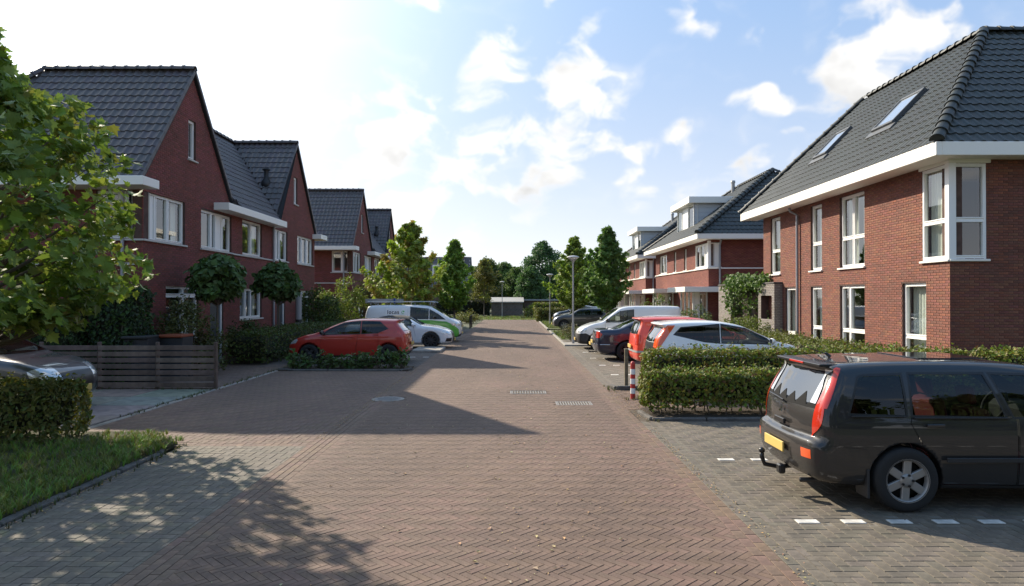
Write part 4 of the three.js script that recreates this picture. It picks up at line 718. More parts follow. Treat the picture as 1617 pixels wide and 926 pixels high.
// dark grey estate car
{
  const silver = [[0.1, 0.3], [0.03, 0.4], [0.0, 0.52], [0.0, 0.63], [0.03, 0.685], [0.095, 0.71], [0.1, 0.82], [0.13, 0.98], [0.22, 1.16], [0.315, 1.345], [0.3, 1.4], [0.42, 1.428], [0.8, 1.458], [1.4, 1.472], [2.0, 1.455], [2.45, 1.40], [2.85, 1.24], [3.3, 1.02], [3.7, 0.95], [4.15, 0.85], [4.4, 0.72], [4.5, 0.52], [4.45, 0.3], [4.3, 0.2], [3.4, 0.18], [2.2, 0.19], [1.2, 0.2], [0.5, 0.24]];
  car({
    kind: 'estate_car', shape: 'estate', label: 'dark grey estate car with tall red rear lamps and a towbar, closest to us', h: 0.024, L: 4.5, W: 1.72, H: 1.5, belt: 0.93, R: 0.315, rimR: 0.215, spokes: 6, axles: [0.99, 3.57], k: 0.1, bend: 0.05, gap: 0.045,
    side: silver, front: [[0.0, 0.17], [0.6, 0.17], [0.78, 0.2], [0.83, 0.34], [0.855, 0.55], [0.86, 0.72], [0.845, 0.86], [0.815, 0.94], [0.75, 1.15], [0.66, 1.38], [0.6, 1.47], [0.4, 1.52], [0, 1.53]], plan: [[0, 0.0], [0.0, 0.45], [0.04, 0.68], [0.16, 0.79], [0.5, 0.845], [1.2, 0.86], [2.6, 0.86], [3.7, 0.845], [4.2, 0.79], [4.42, 0.6], [4.5, 0.3], [4.5, 0]],
    paint: phy([0.021, 0.0195, 0.019], 0.5, { specularIntensity: 0.4, clearcoat: 1, clearcoatRoughness: 0.03 }), pos: [2.85 + 2.25, 0, -(6.79 + 0.74)], turn: 0, seatMat: CM.redseat, seats: 2.05, mirror: [3.0, 0.98], handle: undefined,
    regions: [
      { n: 'tail_light', v: 's', any: true, z: 0.62, m: 'red', ps: [[[-0.1, 0.72], [0.17, 0.7], [0.2, 0.85], [0.25, 1.0], [-0.1, 1.0]], [[0.1, 1.0], [0.25, 1.0], [0.43, 1.39], [0.34, 1.41]]], off: 0.006 },
      { n: 'lamp_lens', v: 's', any: true, z: 0.5, m: 'lamp', p: [[0.0, 1.03], [0.2, 1.03], [0.37, 1.37], [0.1, 1.37]], off: 0.004 },
      { n: 'bumper_reflector', v: 'e', pair: 1, m: 'orange', p: [[0.56, 0.5], [0.7, 0.5], [0.7, 0.59], [0.56, 0.59]], off: 0.008 },
      { n: 'window_sticker', v: 'e', m: std([0.004, 0.004, 0.004], 1), ps: [[[-0.1, 0.975], [0.64, 0.985], [0.63, 1.0], [-0.1, 0.99]], [[-0.02, 0.98], [0.24, 0.98], [0.11, 1.1]], [[0.2, 0.98], [0.46, 0.98], [0.34, 1.13]], [[0.42, 0.98], [0.64, 0.985], [0.54, 1.08]]], off: 0.0 },
      { n: 'rear_window', v: 'e', m: 'rearglass', rim: 0.02, p: [[-0.1, 0.97], [0.66, 0.99], [0.62, 1.1], [0.54, 1.33], [0.5, 1.355], [-0.1, 1.375]], off: -0.004 },
      { n: 'windscreen', v: 'e', front: 1, m: 'glass', rim: 0.02, p: [[-0.1, 1.02], [0.7, 1.04], [0.66, 1.15], [0.57, 1.36], [0.5, 1.385], [-0.1, 1.395]], off: -0.004 },
      { n: 'rear_quarter_window', v: 's', m: 'dark', rim: 0.022, p: [[0.46, 0.965], [1.0, 0.95], [1.0, 1.33], [0.62, 1.315], [0.58, 1.3]], off: -0.006 },
      { n: 'rear_side_window', v: 's', m: 'glass', rim: 0.022, p: [[1.07, 0.95], [1.97, 0.935], [1.82, 1.335], [1.09, 1.335]], off: -0.006 },
      { n: 'front_side_window', v: 's', m: 'glass', rim: 0.022, p: [[2.06, 0.935], [3.02, 0.92], [2.9, 1.02], [2.48, 1.27], [2.3, 1.325], [1.9, 1.335]], off: -0.006 },
      { n: 'headlight', v: 's', any: true, z: 0.45, m: 'lamp', p: [[4.2, 0.62], [4.6, 0.56], [4.6, 0.68], [4.25, 0.8], [4.1, 0.76]] },
      { n: 'bumper', v: 's', any: true, m: 'paint', p: [[-0.2, 0.1], [0.5, 0.1], [0.62, 0.44], [0.6, 0.62], [-0.2, 0.675]], off: 0.006 },
      { n: 'rear_door', v: 's', m: 'paint', door: [1.27, 0.85], p: [[1.36, 0.27], [2.08, 0.26], [2.08, 0.93], [1.06, 0.94], [1.04, 0.87]] },
      { n: 'front_door', v: 's', m: 'paint', door: [2.3, 0.84], p: [[2.095, 0.26], [3.12, 0.26], [3.16, 0.6], [3.08, 0.91], [2.095, 0.93]] },
    ],
    extra(t, xo) {
      const zs = 0.79, C = (x0, x1, y0, y1, z0, z1, c = 0.006) => box(x0 - xo, x1 - xo, y0, y1, z0, z1, c);
      mesh('number_plate', C(-0.006, 0.014, 0.47, 0.575, -0.26, 0.26, 0.004), CM.plate, t);
      mesh('tailgate_handle', C(0.055, 0.085, 0.745, 0.80, -0.13, 0.13), CM.black, t);
      // emblem of three lozenges
      const em = []; for (let i = 0; i < 3; i++) { const a = Math.PI / 2 + i * Math.PI * 2 / 3, c = [Math.cos(a) * 0.024, Math.sin(a) * 0.024], s = new THREE.Shape([[0, 0], [Math.cos(a - 0.52) * 0.028, Math.sin(a - 0.52) * 0.028], [Math.cos(a) * 0.048, Math.sin(a) * 0.048], [Math.cos(a + 0.52) * 0.028, Math.sin(a + 0.52) * 0.028]].map((q) => new THREE.Vector2(...q))); em.push(plain(new THREE.ExtrudeGeometry(s, { depth: 0.006, bevelEnabled: false }))); }
      mesh('emblem', turned(merged(em), new THREE.Matrix4().makeTranslation(0.082 - xo, 0.885, 0).multiply(new THREE.Matrix4().makeRotationZ(-0.28)).multiply(new THREE.Matrix4().makeRotationY(-Math.PI / 2))), CM.chrome, t);
      mesh('rear_wiper', tube([V(0.1 - xo, 0.985, 0.02), V(0.115 - xo, 1.0, -0.2), V(0.12 - xo, 1.01, -0.42)], 0.011, 6), CM.black, t);
      const spo = mesh('roof_spoiler', [C(0.255, 0.44, 1.395, 1.425, -0.56, 0.56, 0.012)], CM.black, t); mesh('brake_light', C(0.247, 0.262, 1.398, 1.42, -0.18, 0.18, 0.003), CM.red, spo);
      mesh('antenna', [tube([V(0.62 - xo, 1.455, 0.0), V(0.57 - xo, 1.5, 0)], [0.022, 0.012], 8), tube([V(0.57 - xo, 1.49, 0), V(0.36 - xo, 1.56, 0)], [0.006, 0.003], 5)], CM.black, t);
      mesh('towbar', [tube([V(0.3 - xo, 0.27, 0), V(0.05 - xo, 0.25, 0), V(-0.1 - xo, 0.28, 0), V(-0.13 - xo, 0.36, 0), V(-0.13 - xo, 0.4, 0)], 0.024, 8), plain(new THREE.SphereGeometry(0.034, 12, 10)).translate(-0.13 - xo, 0.43, 0)], CM.black, t);
      mesh('tow_socket', box(-0.03 - xo, 0.04 - xo, 0.23, 0.33, 0.14, 0.24, 0.015), CM.black, t);
      for (const sg of [1, -1]) mesh('mud_flap', box(0.6 - xo, 0.625 - xo, 0.14, 0.42, sg * 0.6, sg * 0.83, 0.004), CM.plastic, t);
      for (const sg of [1, -1]) mesh('door_trim_strip', C(1.36, 3.1, 0.5, 0.545, sg * 0.852, sg * 0.872, 0.006), CM.plastic, t);
      mesh('exhaust_pipe', tube([V(0.5 - xo, 0.24, 0.5), V(0.08 - xo, 0.24, 0.5)], 0.025, 10), CM.darkrim, t);
      mesh('belt_strip', [C(0.46, 1.0, 0.93, 0.945, 0.80, 0.822, 0.003), C(1.07, 2.0, 0.915, 0.93, 0.805, 0.827, 0.003)], CM.black, t);
      mesh('sunroof', C(1.35, 2.05, 1.468, 1.476, -0.4, 0.4, 0.003), CM.rearglass, t);
    },
  });
}
// shapes shared by the other cars: side, front, plan outlines
const frontOf = (hw, b, H, top = 0.6) => [[0, 0.17], [hw * 0.75, 0.17], [hw * 0.92, 0.21], [hw * 0.98, 0.4], [hw, 0.6], [hw * 0.99, b - 0.1], [hw * 0.95, b], [hw * 0.87, b + (H - b) * 0.45], [hw * (top + 0.17), H - 0.09], [hw * top, H], [hw * 0.4, H + 0.04], [0, H + 0.05]];
const planOf = (L, hw, nose = 0.5) => [[0, 0], [0, hw * 0.6], [0.06, hw * 0.84], [0.3, hw * 0.96], [1, hw], [L - 1.1, hw], [L - 0.4, hw * 0.93], [L - 0.08, hw * 0.72], [L, hw * nose * 0.7], [L, 0]];
const hatch = {
  shape: 'hatch', h: 0.034, L: 4.0, W: 1.74, H: 1.455, belt: 0.95, R: 0.31, axles: [0.66, 3.19], k: 0.13, bend: 0.05, side: [[0.12, 0.25], [0.03, 0.38], [0, 0.55], [0.03, 0.75], [0.08, 0.95], [0.17, 1.07], [0.35, 1.31], [0.27, 1.4], [0.55, 1.43], [1.0, 1.455], [1.5, 1.45], [2.0, 1.38], [2.5, 1.2], [3.02, 0.98], [3.4, 0.9], [3.75, 0.76], [3.95, 0.6], [4.0, 0.42], [3.9, 0.24], [3.5, 0.19], [1.8, 0.18], [0.6, 0.2]],
  front: frontOf(0.87, 0.95, 1.455), plan: planOf(4, 0.87), mirror: [2.72, 0.98], seats: 1.75,
  regions: (lamp = 'red') => [
    { n: 'tail_light', v: 's', any: true, z: 0.5, m: lamp, p: [[-0.1, 0.84], [0.12, 0.84], [0.42, 0.99], [0.36, 1.04], [-0.1, 0.98]], off: 0.004 },
    { n: 'rear_window', v: 'e', m: 'rearglass', rim: 0.02, p: [[-0.1, 1.05], [0.6, 1.06], [0.5, 1.32], [-0.1, 1.34]], off: -0.004 }, { n: 'windscreen', v: 'e', front: 1, m: 'glass', rim: 0.02, p: [[-0.1, 1.0], [0.7, 1.02], [0.56, 1.35], [-0.1, 1.39]], off: -0.004 },
    { n: 'rear_side_window', v: 's', m: 'dark', rim: 0.025, p: [[0.7, 1.12], [1.0, 1.0], [1.5, 0.965], [1.5, 1.35], [0.95, 1.33]], off: -0.006 }, { n: 'front_side_window', v: 's', m: 'glass', rim: 0.025, p: [[1.57, 0.965], [2.75, 0.94], [2.55, 1.08], [2.1, 1.29], [1.57, 1.35]], off: -0.006 },
    { n: 'headlight', v: 's', any: true, z: 0.4, m: 'lamp', p: [[3.55, 0.76], [3.62, 0.66], [4.1, 0.55], [4.1, 0.68], [3.75, 0.84]], off: 0.003 }, { n: 'grille', v: 'e', front: 1, m: 'black', p: [[-0.1, 0.42], [0.5, 0.42], [0.55, 0.58], [-0.1, 0.6]], off: 0.003 },
    { n: 'lower_bumper', v: 's', any: true, m: 'plastic', p: [[-0.2, 0.1], [0.36, 0.1], [0.36, 0.34], [-0.2, 0.4]], off: 0.004 }, { n: 'sill_trim', v: 's', m: 'plastic', p: [[0.95, 0.1], [2.9, 0.1], [2.9, 0.27], [0.95, 0.27]], off: 0.004 },
    { n: 'rear_door', v: 's', m: 'paint', door: [1.05, 0.93], p: [[1.05, 0.32], [1.7, 0.28], [1.62, 0.95], [1.0, 0.97], [0.96, 0.7]] }, { n: 'front_door', v: 's', m: 'paint', door: [1.85, 0.85], p: [[1.72, 0.28], [2.8, 0.28], [2.84, 0.6], [2.76, 0.93], [1.64, 0.95]] },
  ], plateAt: [[-0.005, 0.62], [4.005, 0.38]],
};
const mpv = {
  shape: 'mpv', h: 0.034, L: 4.1, W: 1.72, H: 1.55, belt: 1.0, R: 0.31, axles: [0.72, 3.27], k: 0.11, bend: 0.045, side: [[0.1, 0.26], [0.02, 0.4], [0, 0.6], [0.03, 0.85], [0.07, 1.05], [0.2, 1.42], [0.1, 1.49], [0.5, 1.54], [1.2, 1.555], [1.8, 1.53], [2.3, 1.42], [2.75, 1.2], [3.1, 1.04], [3.6, 0.95], [3.95, 0.77], [4.08, 0.58], [4.1, 0.42], [4.0, 0.22], [3.5, 0.18], [1.8, 0.18], [0.6, 0.2]],
  front: frontOf(0.86, 1.0, 1.55, 0.66), plan: planOf(4.1, 0.86), mirror: [2.85, 1.03], seats: 1.85,
  regions: (lamp = 'red') => [
    { n: 'tail_light', v: 's', any: true, z: 0.55, m: lamp, p: [[-0.1, 0.72], [0.16, 0.72], [0.22, 1.0], [0.1, 1.05], [-0.1, 1.0]], off: 0.004 },
    { n: 'rear_window', v: 'e', m: 'rearglass', rim: 0.02, p: [[-0.1, 1.04], [0.62, 1.06], [0.55, 1.4], [-0.1, 1.43]], off: -0.004 }, { n: 'windscreen', v: 'e', front: 1, m: 'glass', rim: 0.02, p: [[-0.1, 1.06], [0.7, 1.08], [0.58, 1.43], [-0.1, 1.48]], off: -0.004 },
    { n: 'rear_side_window', v: 's', m: 'dark', rim: 0.025, p: [[0.42, 1.05], [1.5, 1.02], [1.5, 1.44], [0.6, 1.42]], off: -0.006 }, { n: 'front_side_window', v: 's', m: 'glass', rim: 0.025, p: [[1.58, 1.02], [2.85, 1.0], [2.75, 1.1], [2.3, 1.36], [1.58, 1.44]], off: -0.006 },
    { n: 'headlight', v: 's', any: true, z: 0.4, m: 'lamp', p: [[3.65, 0.78], [3.75, 0.66], [4.2, 0.58], [4.2, 0.7], [3.85, 0.88]], off: 0.003 }, { n: 'grille', v: 'e', front: 1, m: 'black', p: [[-0.1, 0.42], [0.5, 0.42], [0.55, 0.6], [-0.1, 0.62]], off: 0.003 },
    { n: 'bumper_strip', v: 's', any: true, m: { strip: 1 }, p: [[-0.2, 0.5], [0.3, 0.5], [0.3, 0.56], [-0.2, 0.56]], off: 0.012 },
    { n: 'rear_door', v: 's', m: 'paint', door: [1.05, 0.92], p: [[1.12, 0.3], [1.75, 0.28], [1.66, 1.0], [1.0, 1.02], [1.0, 0.75]] }, { n: 'front_door', v: 's', m: 'paint', door: [1.9, 0.9], p: [[1.77, 0.28], [2.85, 0.28], [2.9, 0.65], [2.86, 0.98], [1.68, 1.0]] },
  ], plateAt: [[-0.005, 0.66], [4.105, 0.38]],
};
const sedan = {
  shape: 'sedan', h: 0.034, L: 4.77, W: 1.82, H: 1.47, belt: 0.97, R: 0.325, axles: [1.06, 3.77], k: 0.13, bend: 0.05, side: [[0.15, 0.26], [0.03, 0.4], [0, 0.58], [0.03, 0.8], [0.08, 1.0], [0.3, 1.04], [0.75, 1.07], [1.2, 1.27], [1.6, 1.41], [2.1, 1.47], [2.6, 1.45], [3.0, 1.37], [3.4, 1.19], [3.72, 1.03], [4.2, 0.94], [4.55, 0.8], [4.73, 0.62], [4.77, 0.42], [4.65, 0.24], [4.2, 0.18], [2.3, 0.18], [0.8, 0.2]],
  front: frontOf(0.91, 0.97, 1.47, 0.58), plan: planOf(4.77, 0.91), mirror: [3.3, 1.0], seats: 2.25,
  regions: (lamp = 'red') => [
    { n: 'tail_light', v: 's', any: true, z: 0.5, m: lamp, p: [[-0.1, 0.75], [0.18, 0.77], [0.26, 0.9], [0.16, 0.98], [-0.1, 0.96]], off: 0.004 },
    { n: 'rear_window', v: 't', m: 'rearglass', rim: 0.02, p: [[0.85, -0.1], [0.85, 0.6], [1.5, 0.52], [1.55, -0.1]], off: -0.003 }, { n: 'windscreen', v: 'e', front: 1, m: 'glass', rim: 0.02, p: [[-0.1, 1.05], [0.72, 1.07], [0.57, 1.36], [-0.1, 1.4]], off: -0.004 },
    { n: 'rear_side_window', v: 's', m: 'dark', rim: 0.025, p: [[1.15, 1.12], [1.3, 1.02], [2.12, 0.99], [2.12, 1.37], [1.65, 1.33]], off: -0.006 }, { n: 'front_side_window', v: 's', m: 'glass', rim: 0.025, p: [[2.2, 0.99], [3.42, 0.97], [3.3, 1.08], [2.85, 1.3], [2.2, 1.37]], off: -0.006 },
    { n: 'headlight', v: 's', any: true, z: 0.45, m: 'lamp', p: [[4.3, 0.78], [4.35, 0.66], [4.9, 0.56], [4.9, 0.7], [4.5, 0.86]], off: 0.003 }, { n: 'grille', v: 'e', front: 1, m: 'black', p: [[-0.1, 0.36], [0.4, 0.36], [0.45, 0.72], [-0.1, 0.74]], off: 0.003 }, { n: 'fog_grille', v: 'e', front: 1, pair: 1, m: 'black', p: [[0.52, 0.32], [0.74, 0.34], [0.74, 0.46], [0.55, 0.46]], off: 0.003 },
    { n: 'rear_door', v: 's', m: 'paint', door: [1.6, 0.88], p: [[1.5, 0.3], [2.3, 0.28], [2.2, 0.97], [1.42, 1.0], [1.35, 0.85]] }, { n: 'front_door', v: 's', m: 'paint', door: [2.45, 0.86], p: [[2.32, 0.28], [3.4, 0.28], [3.46, 0.62], [3.4, 0.95], [2.22, 0.97]] },
  ], plateAt: [[-0.005, 0.62], [4.775, 0.4]],
};
const put = (base, o) => car({ ...base, ...o, regions: o.regions ?? base.regions(o.lamp).map((r) => (r.m?.strip ? { ...r, m: o.strip ?? 'paint' } : r)) });
const blackMirror = CM.black;

// shaded side
put(hatch, { kind: 'hatchback', label: 'red hatchback behind the low plants beside the brick apron', paint: paint([0.42, 0.022, 0.012], 0.15), pos: [-5.37, 0, -22.65], turn: Math.PI, rim: CM.darkrim, mirrorMat: CM.black });
{
  const soft = std([0.018, 0.019, 0.02], 0.9);
  car({
    kind: 'convertible', shape: 'convertible', label: 'white convertible with a dark soft top, nose towards the street', h: 0.034, L: 4.63, W: 1.85, H: 1.37, belt: 0.93, R: 0.335, rimR: 0.25, axles: [0.95, 3.7], k: 0.13, bend: 0.05, side: [[0.15, 0.26], [0.03, 0.4], [0, 0.58], [0.04, 0.82], [0.14, 0.96], [0.7, 1.0], [1.1, 1.13], [1.55, 1.31], [2.05, 1.37], [2.5, 1.34], [2.75, 1.27], [3.15, 1.06], [3.35, 0.97], [3.9, 0.9], [4.35, 0.77], [4.58, 0.6], [4.63, 0.42], [4.52, 0.22], [4.1, 0.17], [2.3, 0.17], [0.8, 0.19]],
    front: frontOf(0.925, 0.93, 1.37, 0.56), plan: planOf(4.63, 0.925), mirror: [2.95, 0.97], seats: 2.05, spokes: 10, rim: CM.darkrim, paint: paint([0.72, 0.73, 0.74]), pos: [-4.85, 0, -29.2], turn: 0,
    regions: [
      { n: 'rear_window', v: 't', m: 'rearglass', p: [[0.95, -0.1], [0.95, 0.45], [1.35, 0.42], [1.35, -0.1]], off: 0.002 }, { n: 'windscreen', v: 'e', front: 1, m: 'glass', rim: 0.012, p: [[-0.1, 0.99], [0.74, 1.0], [0.6, 1.25], [-0.1, 1.29]], off: -0.004 },
      { n: 'side_window', v: 's', m: 'glass', rim: 0.015, p: [[1.35, 0.98], [3.05, 0.95], [2.95, 1.04], [2.5, 1.25], [2.0, 1.28], [1.6, 1.22]], off: -0.006 },
      { n: 'soft_top', v: 's', any: true, m: soft, ps: [[[0.72, 1.0], [3.0, 0.97], [2.62, 1.5], [0.6, 1.5]]], off: 0.004 },
      { n: 'headlight', v: 's', any: true, z: 0.5, m: 'lamp', p: [[4.15, 0.72], [4.22, 0.62], [4.8, 0.56], [4.8, 0.68], [4.4, 0.78]], off: 0.003 }, { n: 'grille', v: 'e', front: 1, m: 'black', p: [[-0.1, 0.3], [0.36, 0.3], [0.44, 0.62], [0.4, 0.7], [-0.1, 0.7]], off: 0.003 }, { n: 'fog_grille', v: 's', any: true, z: 0.55, m: 'black', p: [[4.3, 0.3], [4.8, 0.28], [4.8, 0.44], [4.36, 0.44]], off: 0.003 },
      { n: 'front_door', v: 's', m: 'paint', door: [1.75, 0.8], p: [[1.6, 0.27], [3.0, 0.27], [3.06, 0.55], [2.98, 0.92], [1.55, 0.94], [1.48, 0.7]] },
    ], plateAt: [[4.636, 0.36]],
  });
}
{
  const cv = document.createElement('canvas'); cv.width = 1024; cv.height = 512; const c = cv.getContext('2d');
  c.fillStyle = '#e9eaea'; c.fillRect(0, 0, 1024, 512); c.fillStyle = '#20242c'; c.font = 'bold 240px sans-serif'; c.fillText('locas', 60, 290, 640); c.fillRect(60, 340, 150, 16); c.fillStyle = '#9aa0a4'; c.fillRect(225, 344, 720, 8);
  c.strokeStyle = '#4fb24a'; c.lineWidth = 26; c.beginPath(); c.arc(830, 210, 66, 0.9, 5.9); c.stroke(); c.fillStyle = '#4fb24a'; c.beginPath(); c.arc(862, 176, 34, 0, 7); c.fill();
  const tex = new THREE.CanvasTexture(cv); tex.colorSpace = THREE.SRGBColorSpace;
  const logo = phy([0.92, 0.92, 0.92], 0.4, { map: tex }), green = paint([0.075, 0.36, 0.035]);
  car({
    kind: 'van', category: 'van', shape: 'bus', label: 'white and green panel van with a roof rack and lettering', h: 0.036, L: 4.71, W: 1.96, H: 1.78, belt: 1.1, R: 0.34, axles: [0.88, 3.86], k: 0.12, bend: 0.05, cargo: true, seats: 2.6, mirror: [3.42, 1.18],
    side: [[0.08, 0.3], [0.02, 0.45], [0, 0.8], [0.03, 1.15], [0.14, 1.55], [0.22, 1.71], [0.6, 1.77], [1.6, 1.79], [2.7, 1.78], [3.2, 1.7], [3.65, 1.48], [4.1, 1.2], [4.4, 1.05], [4.62, 0.88], [4.7, 0.65], [4.7, 0.45], [4.58, 0.25], [4.2, 0.19], [2.3, 0.19], [0.6, 0.22]],
    front: [[0, 0.18], [0.75, 0.18], [0.92, 0.24], [0.97, 0.5], [0.98, 0.8], [0.965, 1.05], [0.93, 1.2], [0.87, 1.5], [0.79, 1.7], [0.66, 1.79], [0.4, 1.82], [0, 1.83]], plan: planOf(4.71, 0.98, 0.7), paint: paint([0.7, 0.71, 0.71]), pos: [-4.88, 0, -33.4], turn: 0, mirrorMat: CM.black,
    regions: [
      { n: 'windscreen', v: 'e', front: 1, m: 'glass', rim: 0.02, p: [[-0.1, 1.13], [0.8, 1.15], [0.68, 1.62], [-0.1, 1.69]], off: -0.004 }, { n: 'rear_window', v: 'e', m: 'rearglass', rim: 0.02, p: [[-0.1, 1.1], [0.7, 1.1], [0.62, 1.55], [-0.1, 1.58]], off: -0.003 },
      { n: 'front_side_window', v: 's', m: 'glass', rim: 0.02, p: [[2.3, 1.12], [3.15, 1.11], [3.15, 1.58], [2.3, 1.66]], off: -0.006 }, { n: 'quarter_window', v: 's', m: 'glass', rim: 0.02, p: [[3.22, 1.11], [3.92, 1.1], [3.6, 1.34], [3.22, 1.55]], off: -0.006 },
      { n: 'lettering_panel', v: 's', m: logo, uv: [1.12, 2.14, 1.12, 1.63], p: [[1.12, 1.12], [2.14, 1.12], [2.14, 1.63], [1.12, 1.63]], off: 0.002 },
      { n: 'headlight', v: 's', any: true, z: 0.5, m: 'lamp', p: [[4.2, 0.88], [4.3, 0.8], [4.85, 0.76], [4.85, 0.86], [4.45, 0.94]], off: 0.003 }, { n: 'tail_light', v: 's', any: true, z: 0.6, m: 'red', p: [[-0.1, 0.95], [0.14, 0.95], [0.14, 1.05], [-0.1, 1.05]], off: 0.003 },
      { n: 'green_wrap', v: 's', any: true, m: green, ps: [[[1.9, 0.2], [2.1, 0.75], [2.3, 1.0], [2.6, 1.06], [3.3, 1.05], [4.0, 0.98], [4.35, 0.84], [4.58, 0.62], [4.6, 0.4], [4.5, 0.2]]], off: 0.002, z: 0.35 },
      { n: 'lower_bumper', v: 's', any: true, m: 'plastic', p: [[4.3, 0.1], [4.85, 0.1], [4.85, 0.36], [4.4, 0.36]], off: 0.004 },
      { n: 'sill_trim', v: 's', m: 'plastic', p: [[1.3, 0.1], [3.4, 0.1], [3.4, 0.3], [1.3, 0.3]], off: 0.004 },
    ], plateAt: [[4.71, 0.42]],
    extra(t, xo) {
      const rack = mesh('roof_rack', [tube([V(0.2 - xo, 1.93, 0.6), V(3.3 - xo, 1.93, 0.6), V(3.45 - xo, 1.86, 0.6)], 0.022, 6), tube([V(0.2 - xo, 1.93, -0.6), V(3.3 - xo, 1.93, -0.6), V(3.45 - xo, 1.86, -0.6)], 0.022, 6), ...[0.35, 1.3, 2.3, 3.2].map((x) => tube([V(x - xo, 1.78, -0.6), V(x - xo, 1.9, -0.6), V(x - xo, 1.9, 0.6), V(x - xo, 1.78, 0.6)], 0.02, 6))], M.steel, t);
      mesh('rack_board', box(0.05 - xo, 1.75 - xo, 1.86, 2.06, 0.42, 0.45, 0.005), M.galv, rack); mesh('rack_board', box(0.05 - xo, 1.75 - xo, 1.86, 2.06, -0.45, -0.42, 0.005), M.galv, rack); mesh('strap', box(1.42 - xo, 1.5 - xo, 1.84, 2.09, 0.4, 0.47, 0.004), std([0.03, 0.07, 0.25], 0.7), rack);
    },
  });
}
put(hatch, { kind: 'hatchback', label: 'dark hatchback beyond the white and green van, nose towards the street', paint: paint([0.02, 0.02, 0.024], 0.3), pos: [-5.15, 0, -42.0], turn: 0 });
put(sedan, { kind: 'saloon_car', label: 'dark grey car on the slab drive, only its bonnet visible behind the clipped hedge', paint: paint([0.085, 0.085, 0.09], 0.6), pos: [-8.15 - 2.385, 0.01, -12.9], turn: 0, group: 'cars parked on driveways' });

// lit side
const cityCar = put(mpv, {
  kind: 'hatchback', label: 'white hatchback with a black rear and tall red lamps behind the hedge', paint: paint([0.78, 0.79, 0.78]), pos: [3.42 + 2.05, 0, -17.75], turn: 0, shape: 'leafhatch', L: 4.4, axles: [0.8, 3.5], seats: 2.0, mirror: [3.12, 1.02],
  side: [[0.1, 0.26], [0.02, 0.4], [0, 0.62], [0.04, 0.9], [0.12, 1.1], [0.3, 1.36], [0.2, 1.44], [0.5, 1.5], [1.2, 1.545], [1.8, 1.525], [2.4, 1.41], [2.9, 1.21], [3.4, 1.02], [3.8, 0.93], [4.15, 0.8], [4.36, 0.62], [4.4, 0.42], [4.28, 0.22], [3.8, 0.18], [2, 0.18], [0.6, 0.2]], plan: planOf(4.4, 0.86),
  regions: [
    { n: 'tail_light', v: 's', any: true, z: 0.52, m: 'orange', p: [[-0.05, 0.84], [0.13, 0.78], [0.62, 1.42], [0.42, 1.42], [0.22, 1.22], [0.06, 1.0]], off: 0.006 },
    { n: 'rear_window', v: 'e', m: 'rearglass', p: [[-0.1, 0.98], [0.66, 1.0], [0.56, 1.37], [-0.1, 1.4]], off: -0.003 }, { n: 'tailgate', v: 'e', m: 'black', p: [[-0.1, 0.7], [0.6, 0.7], [0.66, 0.99], [-0.1, 0.97]], off: 0.002 },
    { n: 'windscreen', v: 'e', front: 1, m: 'glass', rim: 0.02, p: [[-0.1, 1.05], [0.7, 1.07], [0.58, 1.42], [-0.1, 1.47]], off: -0.004 },
    { n: 'rear_side_window', v: 's', m: 'dark', rim: 0.03, p: [[0.62, 1.2], [1.4, 1.03], [1.78, 1.0], [1.78, 1.43], [0.78, 1.35]], off: -0.006 }, { n: 'front_side_window', v: 's', m: 'glass', rim: 0.03, p: [[1.86, 1.0], [3.15, 0.98], [3.05, 1.08], [2.5, 1.33], [1.86, 1.43]], off: -0.006 },
    { n: 'bonnet_trim', v: 't', m: 'black', p: [[3.3, -0.1], [4.05, -0.1], [4.05, 0.6], [3.3, 0.74]], off: 0.002 },
    { n: 'rear_door', v: 's', m: 'paint', door: [1.25, 0.92], p: [[1.3, 0.3], [1.98, 0.28], [1.88, 0.97], [1.15, 1.06], [1.12, 0.75]] }, { n: 'front_door', v: 's', m: 'paint', door: [2.15, 0.9], p: [[2.0, 0.28], [3.1, 0.28], [3.16, 0.65], [3.12, 0.95], [1.9, 0.97]] },
  ], plateAt: [[-0.01, 0.6]],
});
cityCar.scale.x = 0.93;
put(mpv, { kind: 'hatchback', label: 'bright red hatchback next to the white one with tall lamps', paint: paint([0.68, 0.05, 0.018]), pos: [3.5 + 2.05, 0, -20.75], turn: 0, strip: M.galv });
put(sedan, { kind: 'saloon_car', label: 'dark blue saloon car, tail towards the street, beside the red hatchback', paint: paint([0.008, 0.012, 0.035], 0.3), pos: [2.68 + 2.385, 0, -23.6], turn: 0, rim: CM.darkrim, extra(t, xo) { mesh('bumper_strip', tube([V(0.5 - xo, 0.55, 0.9), V(0.2 - xo, 0.55, 0.83), V(0.035 - xo, 0.55, 0.62), V(0.0 - xo, 0.55, 0), V(0.035 - xo, 0.55, -0.62), V(0.2 - xo, 0.55, -0.83)], 0.012, 6), CM.chrome, t); mesh('towbar', tube([V(0.25 - xo, 0.25, 0), V(-0.1 - xo, 0.26, 0), V(-0.12 - xo, 0.4, 0)], 0.022, 8), CM.black, t); } });
put(hatch, { kind: 'hatchback', label: 'white hatchback squeezed between the dark blue saloon and the white van', paint: paint([0.68, 0.69, 0.69]), pos: [4.9, 0, -26.15], turn: Math.PI });
